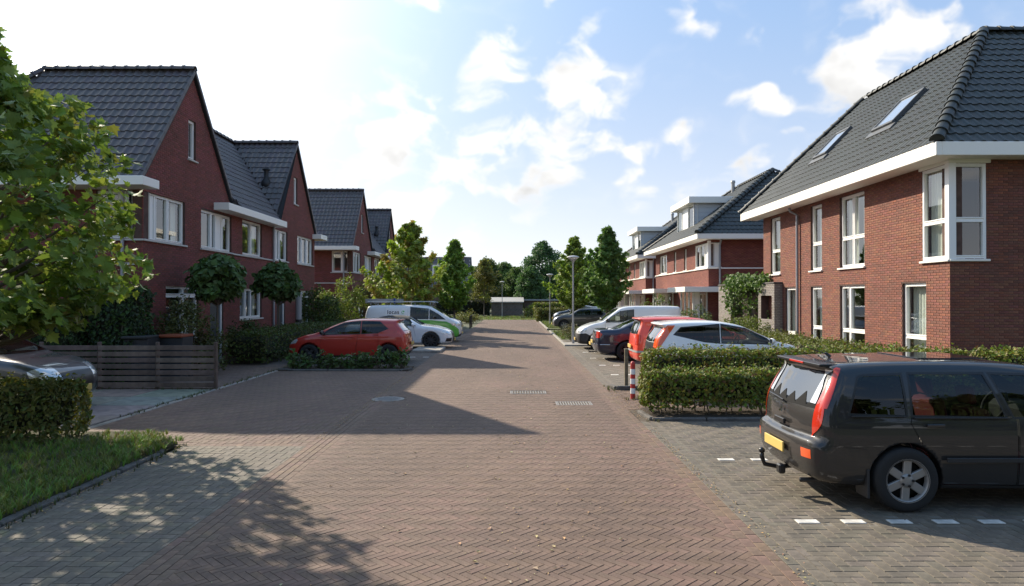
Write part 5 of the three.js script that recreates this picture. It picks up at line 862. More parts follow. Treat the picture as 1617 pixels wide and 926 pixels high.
car({
  kind: 'van', category: 'van', shape: 'smallvan', label: 'small white panel van with a black bumper behind the nearest lamp post', h: 0.036, L: 4.38, W: 1.79, H: 1.78, belt: 1.1, R: 0.32, axles: [0.85, 3.55], k: 0.11, bend: 0.045, cargo: true, seats: 2.35, mirror: [3.12, 1.18], mirrorMat: CM.black,
  side: [[0.06, 0.3], [0.0, 0.5], [0, 0.9], [0.03, 1.4], [0.08, 1.72], [0.3, 1.78], [1.2, 1.8], [2.2, 1.78], [2.6, 1.68], [3.0, 1.4], [3.35, 1.14], [3.75, 1.04], [4.15, 0.88], [4.34, 0.7], [4.38, 0.48], [4.3, 0.25], [3.9, 0.19], [2, 0.19], [0.6, 0.22]],
  front: [[0, 0.18], [0.7, 0.18], [0.84, 0.24], [0.885, 0.5], [0.895, 0.8], [0.88, 1.05], [0.86, 1.2], [0.82, 1.5], [0.76, 1.7], [0.66, 1.79], [0.4, 1.82], [0, 1.83]], plan: planOf(4.38, 0.895, 0.7), paint: paint([0.72, 0.72, 0.71]), pos: [2.55 + 2.19, 0, -28.75], turn: Math.PI,
  regions: [
    { n: 'windscreen', v: 'e', front: 1, m: 'clear', rim: 0.02, p: [[-0.1, 1.16], [0.72, 1.18], [0.62, 1.62], [-0.1, 1.69]], off: -0.004 }, { n: 'front_side_window', v: 's', m: 'glass', rim: 0.02, p: [[2.05, 1.14], [3.15, 1.12], [3.0, 1.3], [2.6, 1.55], [2.05, 1.62]], off: -0.006 },
    { n: 'headlight', v: 's', any: true, z: 0.45, m: 'lamp', p: [[3.95, 0.88], [4.0, 0.72], [4.5, 0.64], [4.5, 0.78], [4.15, 0.94]], off: 0.003 }, { n: 'front_bumper', v: 's', any: true, m: 'plastic', p: [[3.5, 0.1], [4.6, 0.1], [4.6, 0.62], [4.0, 0.66], [3.8, 0.55]], off: 0.006 }, { n: 'sill_trim', v: 's', m: 'plastic', p: [[1.2, 0.1], [3.1, 0.1], [3.1, 0.34], [1.2, 0.34]], off: 0.004 },
    { n: 'rear_window', v: 'e', m: 'rearglass', p: [[-0.1, 1.1], [0.68, 1.1], [0.6, 1.6], [-0.1, 1.6]], off: 0.003 }, { n: 'front_door', v: 's', m: 'paint', door: [2.2, 1.0], p: [[1.98, 0.36], [3.05, 0.36], [3.2, 0.7], [3.22, 1.1], [1.98, 1.12]] },
  ], plateAt: [[4.385, 0.4]],
});
put(hatch, {
  kind: 'hatchback', label: 'small dark grey hatchback with a flat roof past the nearest lamp post', paint: paint([0.06, 0.058, 0.062], 0.4), pos: [2.5 + 1.92, 0.03, -45.3], turn: Math.PI, shape: 'boxhatch', L: 3.85, axles: [0.6, 3.1],
  side: [[0.1, 0.26], [0.02, 0.4], [0, 0.6], [0.04, 0.85], [0.1, 1.0], [0.3, 1.33], [0.5, 1.4], [1.0, 1.415], [1.6, 1.41], [2.1, 1.35], [2.4, 1.2], [2.75, 0.98], [3.2, 0.95], [3.6, 0.83], [3.82, 0.62], [3.85, 0.42], [3.75, 0.22], [3.3, 0.18], [1.8, 0.18], [0.6, 0.2]], plan: planOf(3.85, 0.87, 0.6), mirror: [2.5, 0.98], plateAt: [[3.855, 0.38]],
  regions: [{ n: 'windscreen', v: 'e', front: 1, m: 'glass', rim: 0.02, p: [[-0.1, 1.0], [0.68, 1.02], [0.56, 1.32], [-0.1, 1.36]], off: -0.004 }, { n: 'rear_side_window', v: 's', m: 'glass', rim: 0.025, p: [[0.55, 0.97], [1.25, 0.96], [1.25, 1.31], [0.62, 1.29]], off: -0.006 }, { n: 'front_side_window', v: 's', m: 'glass', rim: 0.025, p: [[1.32, 0.96], [2.5, 0.95], [2.25, 1.2], [2.0, 1.3], [1.32, 1.31]], off: -0.006 }, { n: 'headlight', v: 'e', front: 1, pair: 1, m: 'lamp', p: [0, 1, 2, 3, 4, 5, 6, 7].map((i) => [0.6 + 0.12 * Math.cos(i * 0.785), 0.74 + 0.12 * Math.sin(i * 0.785)]), off: 0.006 }, { n: 'grille', v: 'e', front: 1, m: 'black', p: [[-0.1, 0.45], [0.4, 0.45], [0.45, 0.62], [-0.1, 0.64]], off: 0.003 }, { n: 'front_door', v: 's', m: 'paint', door: [1.5, 0.88], p: [[1.3, 0.28], [2.5, 0.28], [2.6, 0.6], [2.5, 0.93], [1.3, 0.94]] }],
});
put(hatch, { kind: 'hatchback', label: 'silver hatchback just behind the small dark grey one', paint: paint([0.4, 0.41, 0.42], 0.4), pos: [2.9 + 2.1, 0.03, -50.5], turn: Math.PI });
put(sedan, { kind: 'saloon_car', label: 'blue grey saloon car farthest up the street behind the low hedge', paint: paint([0.05, 0.06, 0.085], 0.4), pos: [3.2 + 2.4, 0.03, -57.5], turn: Math.PI });
// ---------------------------------------------------------------- plants
function leafShape(pts, fold = 0.15, droop = 0.12) { // fan from the stalk; x across, y along, z up
  const f = []; const P = pts.map(([x, y]) => V(x, y, Math.abs(x) * fold - y * y * droop)), m = P.length; const c = V(0, pts[0][1] + 0.35, 0.0 - 0.1225 * droop);
  for (let i = 0; i + 1 < m; i++) f.push([c, P[i], P[i + 1]]); f.push([c, P[m - 1], P[0]]);
  const g = faces(f); g.computeVertexNormals(); return g;
}
const mapleLeaf = leafShape([[0, 0], [0.16, 0.02], [0.34, -0.02], [0.3, 0.14], [0.52, 0.34], [0.36, 0.4], [0.38, 0.6], [0.2, 0.56], [0, 1.0], [-0.2, 0.56], [-0.38, 0.6], [-0.36, 0.4], [-0.52, 0.34], [-0.3, 0.14], [-0.34, -0.02], [-0.16, 0.02]], 0.22, 0.2);
const ovalLeaf = leafShape([[0, 0], [0.22, 0.22], [0.27, 0.5], [0.16, 0.8], [0, 1], [-0.16, 0.8], [-0.27, 0.5], [-0.22, 0.22]], 0.3, 0.15);
const heartLeaf = leafShape([[0, 0.06], [0.18, -0.02], [0.36, 0.12], [0.4, 0.38], [0.24, 0.72], [0, 1], [-0.24, 0.72], [-0.4, 0.38], [-0.36, 0.12], [-0.18, -0.02]], 0.2, 0.25);
const spray = (() => { const r = rng(3), g = []; for (let i = 0; i < 6; i++) { const e = new THREE.Euler(r() * 1.6 - 0.8, r() * 6.28, r() * 1.2 - 0.6); g.push(turned(ovalLeaf, xf(V((r() - 0.5) * 1.1, (r() - 0.5) * 0.8, (r() - 0.5) * 1.1), new THREE.Quaternion().setFromEuler(e), V(0.55, 0.55, 0.55)))); } return merged(g); })();
const starSpray = (() => { const r = rng(4), g = []; for (let i = 0; i < 5; i++) { const e = new THREE.Euler(r() * 1.6 - 1.8, r() * 6.28, r() * 1.0 - 0.5); g.push(turned(mapleLeaf, xf(V((r() - 0.5) * 1.2, (r() - 0.5) * 0.9, (r() - 0.5) * 1.2), new THREE.Quaternion().setFromEuler(e), V(0.6, 0.6, 0.6)))); } return merged(g); })();
const leafMat = leafy([1, 1, 1], 0.5), leafMatDull = leafy([1, 1, 1], 0.35);
const greens = (b, n = 6, s = 0.28, seed = 61) => palette(b, n, s, seed, 0.35);
const qTo = (n, spin) => new THREE.Quaternion().setFromUnitVectors(V(0, 0, 1), n).multiply(new THREE.Quaternion().setFromAxisAngle(V(0, 0, 1), spin));
function rdir(r) { const z = r() * 2 - 1, a = r() * 6.2832, s = Math.sqrt(1 - z * z); return V(Math.cos(a) * s, z, Math.sin(a) * s); }

// tree: crown profile R(t), t from 0 at the crown's foot to 1 at its top
function tree(o) {
  const r = rng(o.seed), t = thing(o.name, o.label, 'tree', [o.x, 0, -o.d], 0, o.group), { y0, y1, R, prof } = o, wood = [], items = [], pal = o.pal, mat = o.mat ?? leafMat;
  const lean = [(r() - 0.5) * 0.25, (r() - 0.5) * 0.25], axis = (y) => V(lean[0] * (y / y1) ** 2, y, lean[1] * (y / y1) ** 2), tr = o.trunk ?? 0.03 * y1;
  const tp = [], trd = []; for (let i = 0; i <= 8; i++) { const y = (y1 - (y1 - y0) * 0.12) * i / 8; tp.push(axis(y)); trd.push(tr * (1 - 0.88 * i / 8) + (i === 0 ? tr * 0.25 : 0)); }
  mesh('trunk', tube(tp, trd, 9), o.bark ?? M.bark, t);
  const per = o.leaves / o.clumps;
  if (o.branchy) for (let c = 0; c < o.clumps; c++) {   // leaves strung along rising branches
    const h = Math.pow((c + 0.5) / o.clumps, 0.9), y = y0 + (y1 - y0) * h * 0.96, a = c * 2.39996 + r() * 0.7, L = R * prof(h) * (0.5 + 0.8 * r()), up = (o.rise ?? 0.5) * (0.6 + 0.8 * r()), base = axis(Math.max(y0 * 0.8, y - L * up)), tip = base.clone().add(V(Math.cos(a) * L, L * up * 1.05, Math.sin(a) * L)), mid = base.clone().lerp(tip, 0.5).add(V(0, -L * 0.07, 0)), tone = Math.floor(r() * pal.length);
    wood.push(tube([base, mid, tip], [0.01 + L * 0.012, 0.007 + L * 0.006, 0.003], 5, false));
    for (let k = 0; k < per; k++) {
      const t2 = 0.22 + 0.85 * Math.sqrt(r()), p = t2 < 0.5 ? base.clone().lerp(mid, t2 * 2) : mid.clone().lerp(tip, t2 * 2 - 1), w = (o.clumpR ?? 0.25) * (1.15 - 0.75 * t2) * (0.5 + 0.5 * Math.min(1, L)), d = rdir(r).multiplyScalar(w * Math.cbrt(r())); d.y *= 0.7; p.add(d);
      const n = V(Math.cos(a) * 0.45, 0.7, Math.sin(a) * 0.45).addScaledVector(rdir(r), 0.85).normalize();
      items.push({ m: xf(p, qTo(n, r() * 6.28), V(1, 1, 1).multiplyScalar(o.leaf * (0.65 + 0.6 * r()))), k: r() < 0.6 ? tone : Math.floor(r() * pal.length), n });
    }
  }
  else
  for (let c = 0; c < o.clumps; c++) {
    const h = Math.pow(r(), o.bias ?? 0.85), rr = R * prof(h) * (0.25 + 0.75 * Math.sqrt(r())) * (0.82 + 0.36 * r()), a = c * 2.39996 + r() * 0.8, y = y0 + (y1 - y0) * h, ax = axis(y), p = V(ax.x + Math.cos(a) * rr, y, ax.z + Math.sin(a) * rr), cr = (o.clumpR ?? R * 0.26) * (0.7 + 0.6 * r()) * (0.55 + 0.45 * prof(h));
    if (rr > cr * 0.4 && c % (o.skip ?? 1) === 0) { const base = axis(Math.max(y0 * 0.75, y - rr * (o.rise ?? 0.75))), mid = base.clone().lerp(p, 0.55).add(V(0, -rr * 0.06, 0)); wood.push(tube([base, mid, p], [0.012 + rr * 0.013, 0.008 + rr * 0.007, 0.004], 5, false)); }
    const tone = Math.floor(r() * pal.length);
    for (let k = 0; k < per; k++) {
      const d = rdir(r).multiplyScalar(cr * Math.cbrt(0.08 + 0.92 * r())); d.y *= 0.72; const q = p.clone().add(d), out = V(q.x - ax.x, 0.15, q.z - ax.z).normalize();
      const n = V(out.x * 0.5, 0.75, out.z * 0.5).addScaledVector(rdir(r), 0.85).normalize();
      items.push({ m: xf(q, qTo(n, r() * 6.28), V(1, 1, 1).multiplyScalar(o.leaf * (0.65 + 0.6 * r()))), k: r() < 0.6 ? tone : Math.floor(r() * pal.length), n });
    }
  }
  if (wood.length) mesh('branches', wood, o.bark ?? M.bark, t);
  const crown = new THREE.Group(); crown.name = 'crown'; t.add(crown);
  if (o.single) pieces(crown, 'leaf', 'leaves', o.geo, mat, items, pal, o.single, UPV, V(o.x, 0, -o.d), r);
  else { crown.removeFromParent(); instanced('crown', o.geo, mat, items.map((it) => ({ m: it.m, c: pal[it.k].clone().multiplyScalar(0.85 + 0.3 * r()) })), t); }
  return t;
}
const egg = (t) => Math.sin(Math.PI * Math.pow(Math.min(1, 0.04 + 0.96 * t), 0.62)) ** 0.75, cone = (t) => Math.min(1, 0.35 + t * 4) * Math.pow(1 - t, 0.75) + 0.06, ball = (t) => Math.sqrt(Math.max(0.02, 1 - (2 * t - 1) ** 2));
const lerps = (t, k) => { for (let i = 1; i < k.length; i++) if (t <= k[i][0]) return k[i - 1][1] + (t - k[i - 1][0]) / (k[i][0] - k[i - 1][0]) * (k[i][1] - k[i - 1][1]); return k[k.length - 1][1]; };
// big leafed tree over the verge
tree({ name: 'broadleaf_tree', label: 'large-leafed tree overhanging the verge and the slab drive', x: -7.8, d: 9.9, y0: 1.75, y1: 6.1, R: 2.15, prof: (t) => lerps(t, [[0, 0.72], [0.15, 0.92], [0.3, 1], [0.6, 0.9], [0.72, 0.62], [0.8, 0.2], [1, 0.07]]), leaves: 9500, clumps: 290, clumpR: 0.36, leaf: 0.17, skip: 3, geo: mapleLeaf, pal: [...greens([0.17, 0.225, 0.036], 6), ...greens([0.26, 0.29, 0.04], 2, 0.2, 60)], seed: 101, single: 300, trunk: 0.12, bias: 1.15 });
// ball-headed catalpas
for (const [x, d, label, s] of [[-8.6, 19.75, 'ball-headed tree nearer the slat fence', 102], [-8.3, 24.1, 'ball-headed tree beside the second gable, next to the shrubs', 103]])
  tree({ name: 'ball_tree', label, x, d, y0: 2.12, y1: 3.22, R: 0.66, prof: (t) => Math.sqrt(Math.max(0.05, 1 - (1.7 * t - 0.72) ** 2)), leaves: 2600, clumps: 110, clumpR: 0.2, leaf: 0.19, geo: heartLeaf, pal: greens([0.085, 0.13, 0.04]), seed: s, trunk: 0.055, group: 'ball-headed trees in front of the gabled house', mat: leafMatDull });
// street trees
const star = { geo: mapleLeaf, leaf: 0.2, group: 'street trees among the parked cars', rise: 0.75, branchy: true };
const slim = (t) => lerps(t, [[0, 0.45], [0.28, 1], [0.55, 0.82], [0.8, 0.42], [1, 0.1]]);
tree({ ...star, name: 'street_tree', label: 'sunlit yellow-green street tree behind the white and green van', x: -5.5, d: 35.3, y0: 1.3, y1: 6.1, R: 1.95, prof: (t) => lerps(t, [[0, 0.6], [0.25, 1], [0.5, 0.85], [0.7, 0.5], [0.82, 0.42], [1, 0.15]]), leaves: 8000, clumps: 85, clumpR: 0.4, pal: [...greens([0.3, 0.33, 0.05]), RGB(0.34, 0.26, 0.05)], seed: 111, trunk: 0.08 });
tree({ ...star, name: 'street_tree', label: 'slim green street tree with a bare trunk before the dark hedge', x: -4.0, d: 45.6, y0: 1.5, y1: 6.1, R: 1.3, prof: slim, leaves: 7500, clumps: 80, clumpR: 0.36, pal: greens([0.21, 0.29, 0.045]), seed: 112, trunk: 0.08 });
tree({ ...star, name: 'street_tree', label: 'pointed dark green street tree in front of the dormer houses', x: 5.35, d: 39.5, y0: 1.6, y1: 6.3, R: 1.3, prof: slim, leaves: 9000, clumps: 95, clumpR: 0.38, pal: greens([0.14, 0.21, 0.045]), seed: 113, trunk: 0.08 });
tree({ ...star, name: 'street_tree', label: 'yellow-green street tree behind the lamp posts', x: 4.5, d: 51, y0: 1.4, y1: 6.8, R: 1.7, prof: slim, leaves: 8500, clumps: 90, clumpR: 0.4, pal: greens([0.22, 0.27, 0.04]), seed: 114, trunk: 0.08 });
// far trees
const far = [[770, 411, 46, 96, [0.112, 0.128, 0.038], 'brownish'], [796, 418, 44, 104, [0.105, 0.143, 0.042], 'mid green'], [818, 424, 40, 98, [0.098, 0.135, 0.039], 'small green'], [856, 386, 66, 92, [0.060, 0.105, 0.039], 'tall dark'], [838, 425, 42, 86, [0.075, 0.120, 0.039], 'dense dark'], [884, 418, 50, 100, [0.083, 0.128, 0.041], 'green'], [925, 415, 56, 108, [0.075, 0.120, 0.041], 'broad green'], [968, 425, 56, 104, [0.083, 0.128, 0.041], 'shaded green'], [750, 425, 40, 110, [0.112, 0.135, 0.045], 'pale'], [672, 430, 54, 112, [0.090, 0.120, 0.041], 'rounded green'], [636, 428, 60, 118, [0.075, 0.112, 0.041], 'dull green']];
const where = ['next to the white gable', 'straight ahead behind the grey shed', 'between the grey shed and the tall tree', 'at the end of the street', 'under the tall tree at the end', 'behind the second lamp post', 'behind the street trees', 'beyond the far dormer house', 'just past the white gable', 'behind the far house', 'beyond the gabled houses'];
far.forEach(([u, v, w, d, c, kind], i) => { const y1 = 2.1 + (471 - v) * d / 1080, R = w / 2 * d / 1080; tree({ name: 'far_tree', label: kind + ' tree ' + where[i], x: (u - 812) * d / 1080, d, y0: 0.7, y1, R, prof: (t) => Math.min(1, 0.6 + t * 1.6) * ball(0.3 + 0.7 * t), leaves: 2600, clumps: 150, clumpR: R * 0.24, leaf: 0.5, geo: spray, pal: greens(c.map((v) => v * 1.35)), seed: 130 + i, trunk: 0.18, skip: 4, group: 'trees at the end of the street' }); });
tree({ name: 'verge_tree', label: 'thin autumn-tinted tree on the far grass verge by the hedge', x: -3.4, d: 77, y0: 1.9, y1: 6.0, R: 1.7, prof: egg, leaves: 700, clumps: 60, clumpR: 0.5, leaf: 0.45, geo: spray, pal: greens([0.178, 0.160, 0.034]), seed: 150, trunk: 0.07 });

// trees across the street behind the viewer, mirrored in the car and the bay window
[[3.5, -9, 6.5, 'spreading tree behind the viewer opposite the estate car'], [9.5, -11, 7.5, 'tall tree behind the viewer opposite the bay window'], [15.5, -8, 7, 'tree behind the viewer farthest from the street'], [-3, -16, 7.5, 'tree behind the viewer in the middle of the street end']].forEach(([x, d, y1, label], i) => tree({ name: 'opposite_tree', label, x, d, y0: 0.6, y1, R: 3.0, prof: (t) => Math.min(1, 0.6 + t * 1.6) * ball(0.3 + 0.7 * t), leaves: 2600, clumps: 120, clumpR: 0.8, leaf: 0.6, geo: spray, pal: greens([0.08, 0.11, 0.03]), seed: 170 + i, trunk: 0.18, skip: 4, group: 'trees behind the viewer' }));

// hedges and bushes
function hedge(o) {
  const t = thing(o.name ?? 'hedge', o.label, o.category ?? 'hedge', [(o.x0 + o.x1) / 2, 0, -(o.d0 + o.d1) / 2], 0, o.group), r = rng(o.seed), a = (o.x1 - o.x0) / 2, b = (o.d1 - o.d0) / 2, y0 = o.y0 ?? 0.08, h = o.h - y0, items = [], pal = o.pal, areas = [4 * a * b, 2 * a * h, 2 * a * h, 2 * b * h, 2 * b * h], tot = areas.reduce((x, y) => x + y), wob = o.wob ?? 0.07;
  const put = (p, n, s) => { const q = n.clone().addScaledVector(rdir(r), 0.9).normalize(); items.push({ m: xf(p, qTo(q, r() * 6.28), V(1, 1, 1).multiplyScalar(o.leaf * s * (0.6 + 0.7 * r()))), k: Math.floor(r() * pal.length) }); };
  for (let i = 0; i < o.n; i++) {
    let x = r() * tot, f = 0; while (x > areas[f] && f < 4) x -= areas[f++];
    const u = r() * 2 - 1, v = r() * 2 - 1, p = f === 0 ? V(u * a, o.h, v * b) : f < 3 ? V(u * a, y0 + (v + 1) / 2 * h, (f === 1 ? 1 : -1) * b) : V((f === 3 ? 1 : -1) * a, y0 + (v + 1) / 2 * h, u * b), n = [V(0, 1, 0), V(0, 0, 1), V(0, 0, -1), V(1, 0, 0), V(-1, 0, 0)][f];
    // rounded shoulders and a wavy face
    const ex = Math.max(0, Math.abs(p.x) / a - 1 + 0.18 / a), ez = Math.max(0, Math.abs(p.z) / b - 1 + 0.18 / b), ey = Math.max(0, (p.y - o.h + 0.18) / 0.18);
    const sh = (Math.min(1, ex * a / 0.18) + Math.min(1, ez * b / 0.18) + Math.min(1, ey) - 1) * 0.08;
    p.addScaledVector(V(p.x / a * 0.6, 0.4, p.z / b * 0.6), -Math.max(0, sh));
    const w = fbm((o.x0 + p.x) * 2.3, p.y * 2.6, (p.z - o.d0) * 2.3, 3) * wob * 2.2 - r() * r() * 0.14;
    p.addScaledVector(n, w); put(p, n, 1);
    if (f === 0 && r() < (o.shoots ?? 0.05)) for (let k = 1; k < 4; k++) put(p.clone().add(V((r() - 0.5) * 0.04, k * 0.04, (r() - 0.5) * 0.04)), V(r() - 0.5, 0.8, r() - 0.5), 0.9);
  }
  const stems = []; const ns = Math.round((o.x1 - o.x0) * (o.d1 - o.d0) * 10) + 6; for (let i = 0; i < Math.min(ns, 70); i++) { const x = (r() * 2 - 1) * (a - 0.12), z = (r() * 2 - 1) * (b - 0.12); stems.push(tube([V(x, 0, z), V(x + (r() - 0.5) * 0.2, h * 0.5, z + (r() - 0.5) * 0.15), V(x + (r() - 0.5) * 0.3, o.h * 0.9, z + (r() - 0.5) * 0.2)], [0.014, 0.01, 0.004], 5, false)); }
  mesh('stems', stems, M.bark, t);
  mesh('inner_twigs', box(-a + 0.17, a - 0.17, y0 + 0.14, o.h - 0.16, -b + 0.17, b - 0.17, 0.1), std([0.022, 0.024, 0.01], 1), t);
  instanced('foliage', o.geo ?? ovalLeaf, o.mat ?? leafMat, items.map((it) => ({ m: it.m, c: pal[it.k].clone().multiplyScalar(0.8 + 0.4 * r()) })), t);
  return t;
}
const beech = [...greens([0.18, 0.21, 0.032], 7, 0.36, 62), RGB(0.26, 0.23, 0.04), RGB(0.13, 0.075, 0.03)], beechDark = greens([0.14, 0.175, 0.03], 7, 0.3, 63);
const hg = 'clipped hedges of the front gardens';
hedge({ label: 'clipped hedge directly behind the dark grey estate car, red bollard at its end', x0: 2.3, x1: 8.7, d0: 11.95, d1: 12.7, h: 0.77, n: 15000, leaf: 0.075, pal: beech, seed: 201, group: hg, y0: 0.17, wob: 0.1 });
hedge({ label: 'longer clipped hedge just beyond the first one', x0: 2.75, x1: 9.5, d0: 14.15, d1: 14.95, h: 1.0, n: 13000, leaf: 0.075, pal: beech, seed: 202, group: hg });
hedge({ label: 'sunlit yellowish hedge running along the orange brick house', x0: 7.75, x1: 8.75, d0: 15.0, d1: 25.6, h: 0.95, n: 11000, leaf: 0.08, pal: greens([0.13, 0.15, 0.026], 6, 0.25, 64), seed: 203, group: hg });
hedge({ label: 'hedge against the shaded brick corner beyond the estate car', x0: 9.05, x1: 12.6, d0: 13.0, d1: 13.8, h: 1.08, n: 5200, leaf: 0.08, pal: beech, seed: 204, group: hg });
hedge({ label: 'clipped hedge by the grass verge in front of the slab drive', x0: -9.4, x1: -6.45, d0: 9.55, d1: 10.5, h: 0.86, n: 9000, leaf: 0.075, pal: beechDark, seed: 205, group: hg });
hedge({ label: 'low hedge in front of the gabled house behind the red hatchback', x0: -9.15, x1: -7.75, d0: 21.4, d1: 34, h: 1.02, n: 12000, leaf: 0.085, pal: greens([0.116, 0.136, 0.025], 6, 0.3, 65), seed: 206, group: hg });
hedge({ label: 'square-cut low hedge at the far end of the parking bays', x0: 2.0, x1: 5.2, d0: 60.5, d1: 62, h: 1.15, n: 2600, leaf: 0.16, pal: beechDark, seed: 207, group: hg });
hedge({ label: 'second low hedge behind the square-cut far hedge', x0: 2.0, x1: 7, d0: 68, d1: 69.2, h: 1.6, n: 2600, leaf: 0.18, pal: beech, seed: 208, group: hg });
hedge({ label: 'tall dark hedge at the end of the street beside the grey shed', x0: -9, x1: -2.9, d0: 78.5, d1: 80, h: 1.75, n: 4200, leaf: 0.2, pal: greens([0.022, 0.036, 0.014], 5, 0.25, 66), seed: 209, group: hg });
hedge({ label: 'tall dark hedge behind the car on the slab drive', x0: -15.5, x1: -10.6, d0: 16.4, d1: 17.4, h: 2.0, n: 9000, leaf: 0.1, pal: greens([0.054, 0.099, 0.023], 5, 0.3, 67), seed: 210, group: hg });
hedge({ name: 'bush', category: 'bush', label: 'upright dark evergreen bush against the gabled house corner', x0: -10.45, x1: -9.3, d0: 16.7, d1: 17.7, h: 2.35, n: 5200, leaf: 0.1, pal: greens([0.050, 0.096, 0.023], 5, 0.3, 68), seed: 211, wob: 0.12 });
function bush(o) { // loose rounded shrub
  const r = rng(o.seed), t = thing(o.name ?? 'bush', o.label, 'bush', [o.x, 0, -o.d], 0, o.group), items = [], st = [], N = o.clumps ?? 26;
  for (let c = 0; c < N; c++) { const a = c * 2.4, k = Math.sqrt((c + 0.5) / N), hh = o.h * (0.3 + 0.7 * r()) * (1 - 0.35 * k * k), p = V(Math.cos(a) * o.R * k, Math.max(0.1, hh - 0.1), Math.sin(a) * o.R * k), cr = o.cr ?? o.R * 0.34; st.push(tube([V(p.x * 0.2, 0, p.z * 0.2), V(p.x * 0.6, p.y * 0.55, p.z * 0.6), p], [0.014, 0.01, 0.004], 5, false)); for (let i = 0; i < o.n / N; i++) { const q = p.clone().add(rdir(r).multiplyScalar(cr * Math.cbrt(r()))); if (q.y < 0.04) q.y = 0.04 + r() * 0.1; const n = V(q.x * 0.3, 0.7, q.z * 0.3).addScaledVector(rdir(r), 0.9).normalize(); items.push({ m: xf(q, qTo(n, r() * 6.28), V(1, 1, 1).multiplyScalar(o.leaf * (0.6 + 0.7 * r()))), c: o.pal[Math.floor(r() * o.pal.length)].clone().multiplyScalar(0.8 + 0.4 * r()) }); } }
  mesh('stems', st, M.bark, t); instanced('foliage', o.geo ?? ovalLeaf, o.mat ?? leafMat, items, t); return t;
}
bush({ label: 'large dull reddish-green bush behind the fence under the ball-headed tree', x: -8.95, d: 18.7, h: 2.15, R: 0.85, n: 4200, leaf: 0.09, pal: greens([0.101, 0.096, 0.025], 6, 0.3, 69), seed: 221, clumps: 40 });
bush({ label: 'small round bush between the two ball-headed trees', x: -8.75, d: 22.2, h: 1.75, R: 0.55, n: 1600, leaf: 0.09, pal: greens([0.078, 0.120, 0.025], 6, 0.3, 70), seed: 222 });
bush({ label: 'tall yellow-green shrub beyond the second gable', x: -8.8, d: 34.4, h: 3.3, R: 1.3, n: 4200, leaf: 0.13, pal: greens([0.202, 0.224, 0.034], 6, 0.3, 71), seed: 223, clumps: 50, cr: 0.36 });
bush({ label: 'sunlit yellow shrub nearest the white and green van', x: -8.0, d: 38.4, h: 3.6, R: 1.25, n: 3600, leaf: 0.14, pal: greens([0.15, 0.14, 0.028], 6, 0.3, 72), seed: 224, clumps: 46, cr: 0.36 });
bush({ label: 'dark green shrub wrapped round the second gable corner', x: -8.9, d: 31.6, h: 2.9, R: 0.9, n: 3200, leaf: 0.12, pal: greens([0.078, 0.120, 0.025], 6, 0.3, 73), seed: 225, clumps: 36 });
bush({ label: 'airy flowering shrub between the yellowish hedge and the porch', x: 8.6, d: 25.9, h: 1.45, R: 1.1, n: 3200, leaf: 0.085, pal: greens([0.155, 0.192, 0.040], 6, 0.3, 74), seed: 226, clumps: 44, cr: 0.25 });
bush({ label: 'wispy shrub in front of the nearer dormer house', x: 8.55, d: 33.2, h: 1.9, R: 0.95, n: 1700, leaf: 0.1, pal: greens([0.132, 0.160, 0.046], 6, 0.3, 75), seed: 227, clumps: 40, cr: 0.24 });
bush({ label: 'pale green bush between the two canopies of the dormer house', x: 8.3, d: 39.5, h: 2.15, R: 1.0, n: 2200, leaf: 0.12, pal: greens([0.155, 0.208, 0.052], 6, 0.3, 76), seed: 228, clumps: 36 });
bush({ label: 'dry brownish bush at the foot of the nearest lamp post', x: 2.9, d: 33.2, h: 1.0, R: 0.62, n: 1300, leaf: 0.07, pal: greens([0.155, 0.136, 0.057], 6, 0.3, 77), seed: 229 });
bush({ label: 'low dark bush beside the grey porch pillar', x: 8.7, d: 29.6, h: 0.95, R: 0.9, n: 1600, leaf: 0.09, pal: beechDark, seed: 230 });
bush({ label: 'round green bush on the far verge right of the grey shed', x: 2.3, d: 72, h: 1.5, R: 1.2, n: 900, leaf: 0.22, pal: beech, seed: 231 });
bush({ label: 'tuft of shrubs at the kerb before the far hedge, left of the road', x: -3.9, d: 58, h: 1.0, R: 1.0, n: 900, leaf: 0.16, pal: greens([0.155, 0.176, 0.040], 6, 0.3, 78), seed: 232 });
{ // row of leafy plants in the bed
  const r = rng(240), pal = greens([0.095, 0.15, 0.04], 6, 0.25, 79); const side = ['nearest the driveway kerb', 'second from the driveway kerb', 'third from the driveway kerb', 'fourth from the driveway kerb', 'fifth from the driveway kerb', 'fifth from the street end', 'fourth from the street end', 'third from the street end', 'second from the street end', 'at the street end'];
  for (let i = 0; i < 10; i++) bush({ name: 'bed_plant', label: 'leafy low plant in the soil bed, ' + side[i], x: -6.5 + i * 0.355, d: 20.2 + (r() - 0.5) * 0.3, h: 0.4 + 0.3 * r() + (i > 5 ? 0.1 : 0), R: 0.13 + 0.07 * r(), n: 90 + 60 * r(), leaf: 0.13, pal, seed: 241 + i, clumps: 9, cr: 0.13, group: 'leafy plants in the bed by the red hatchback' });
}
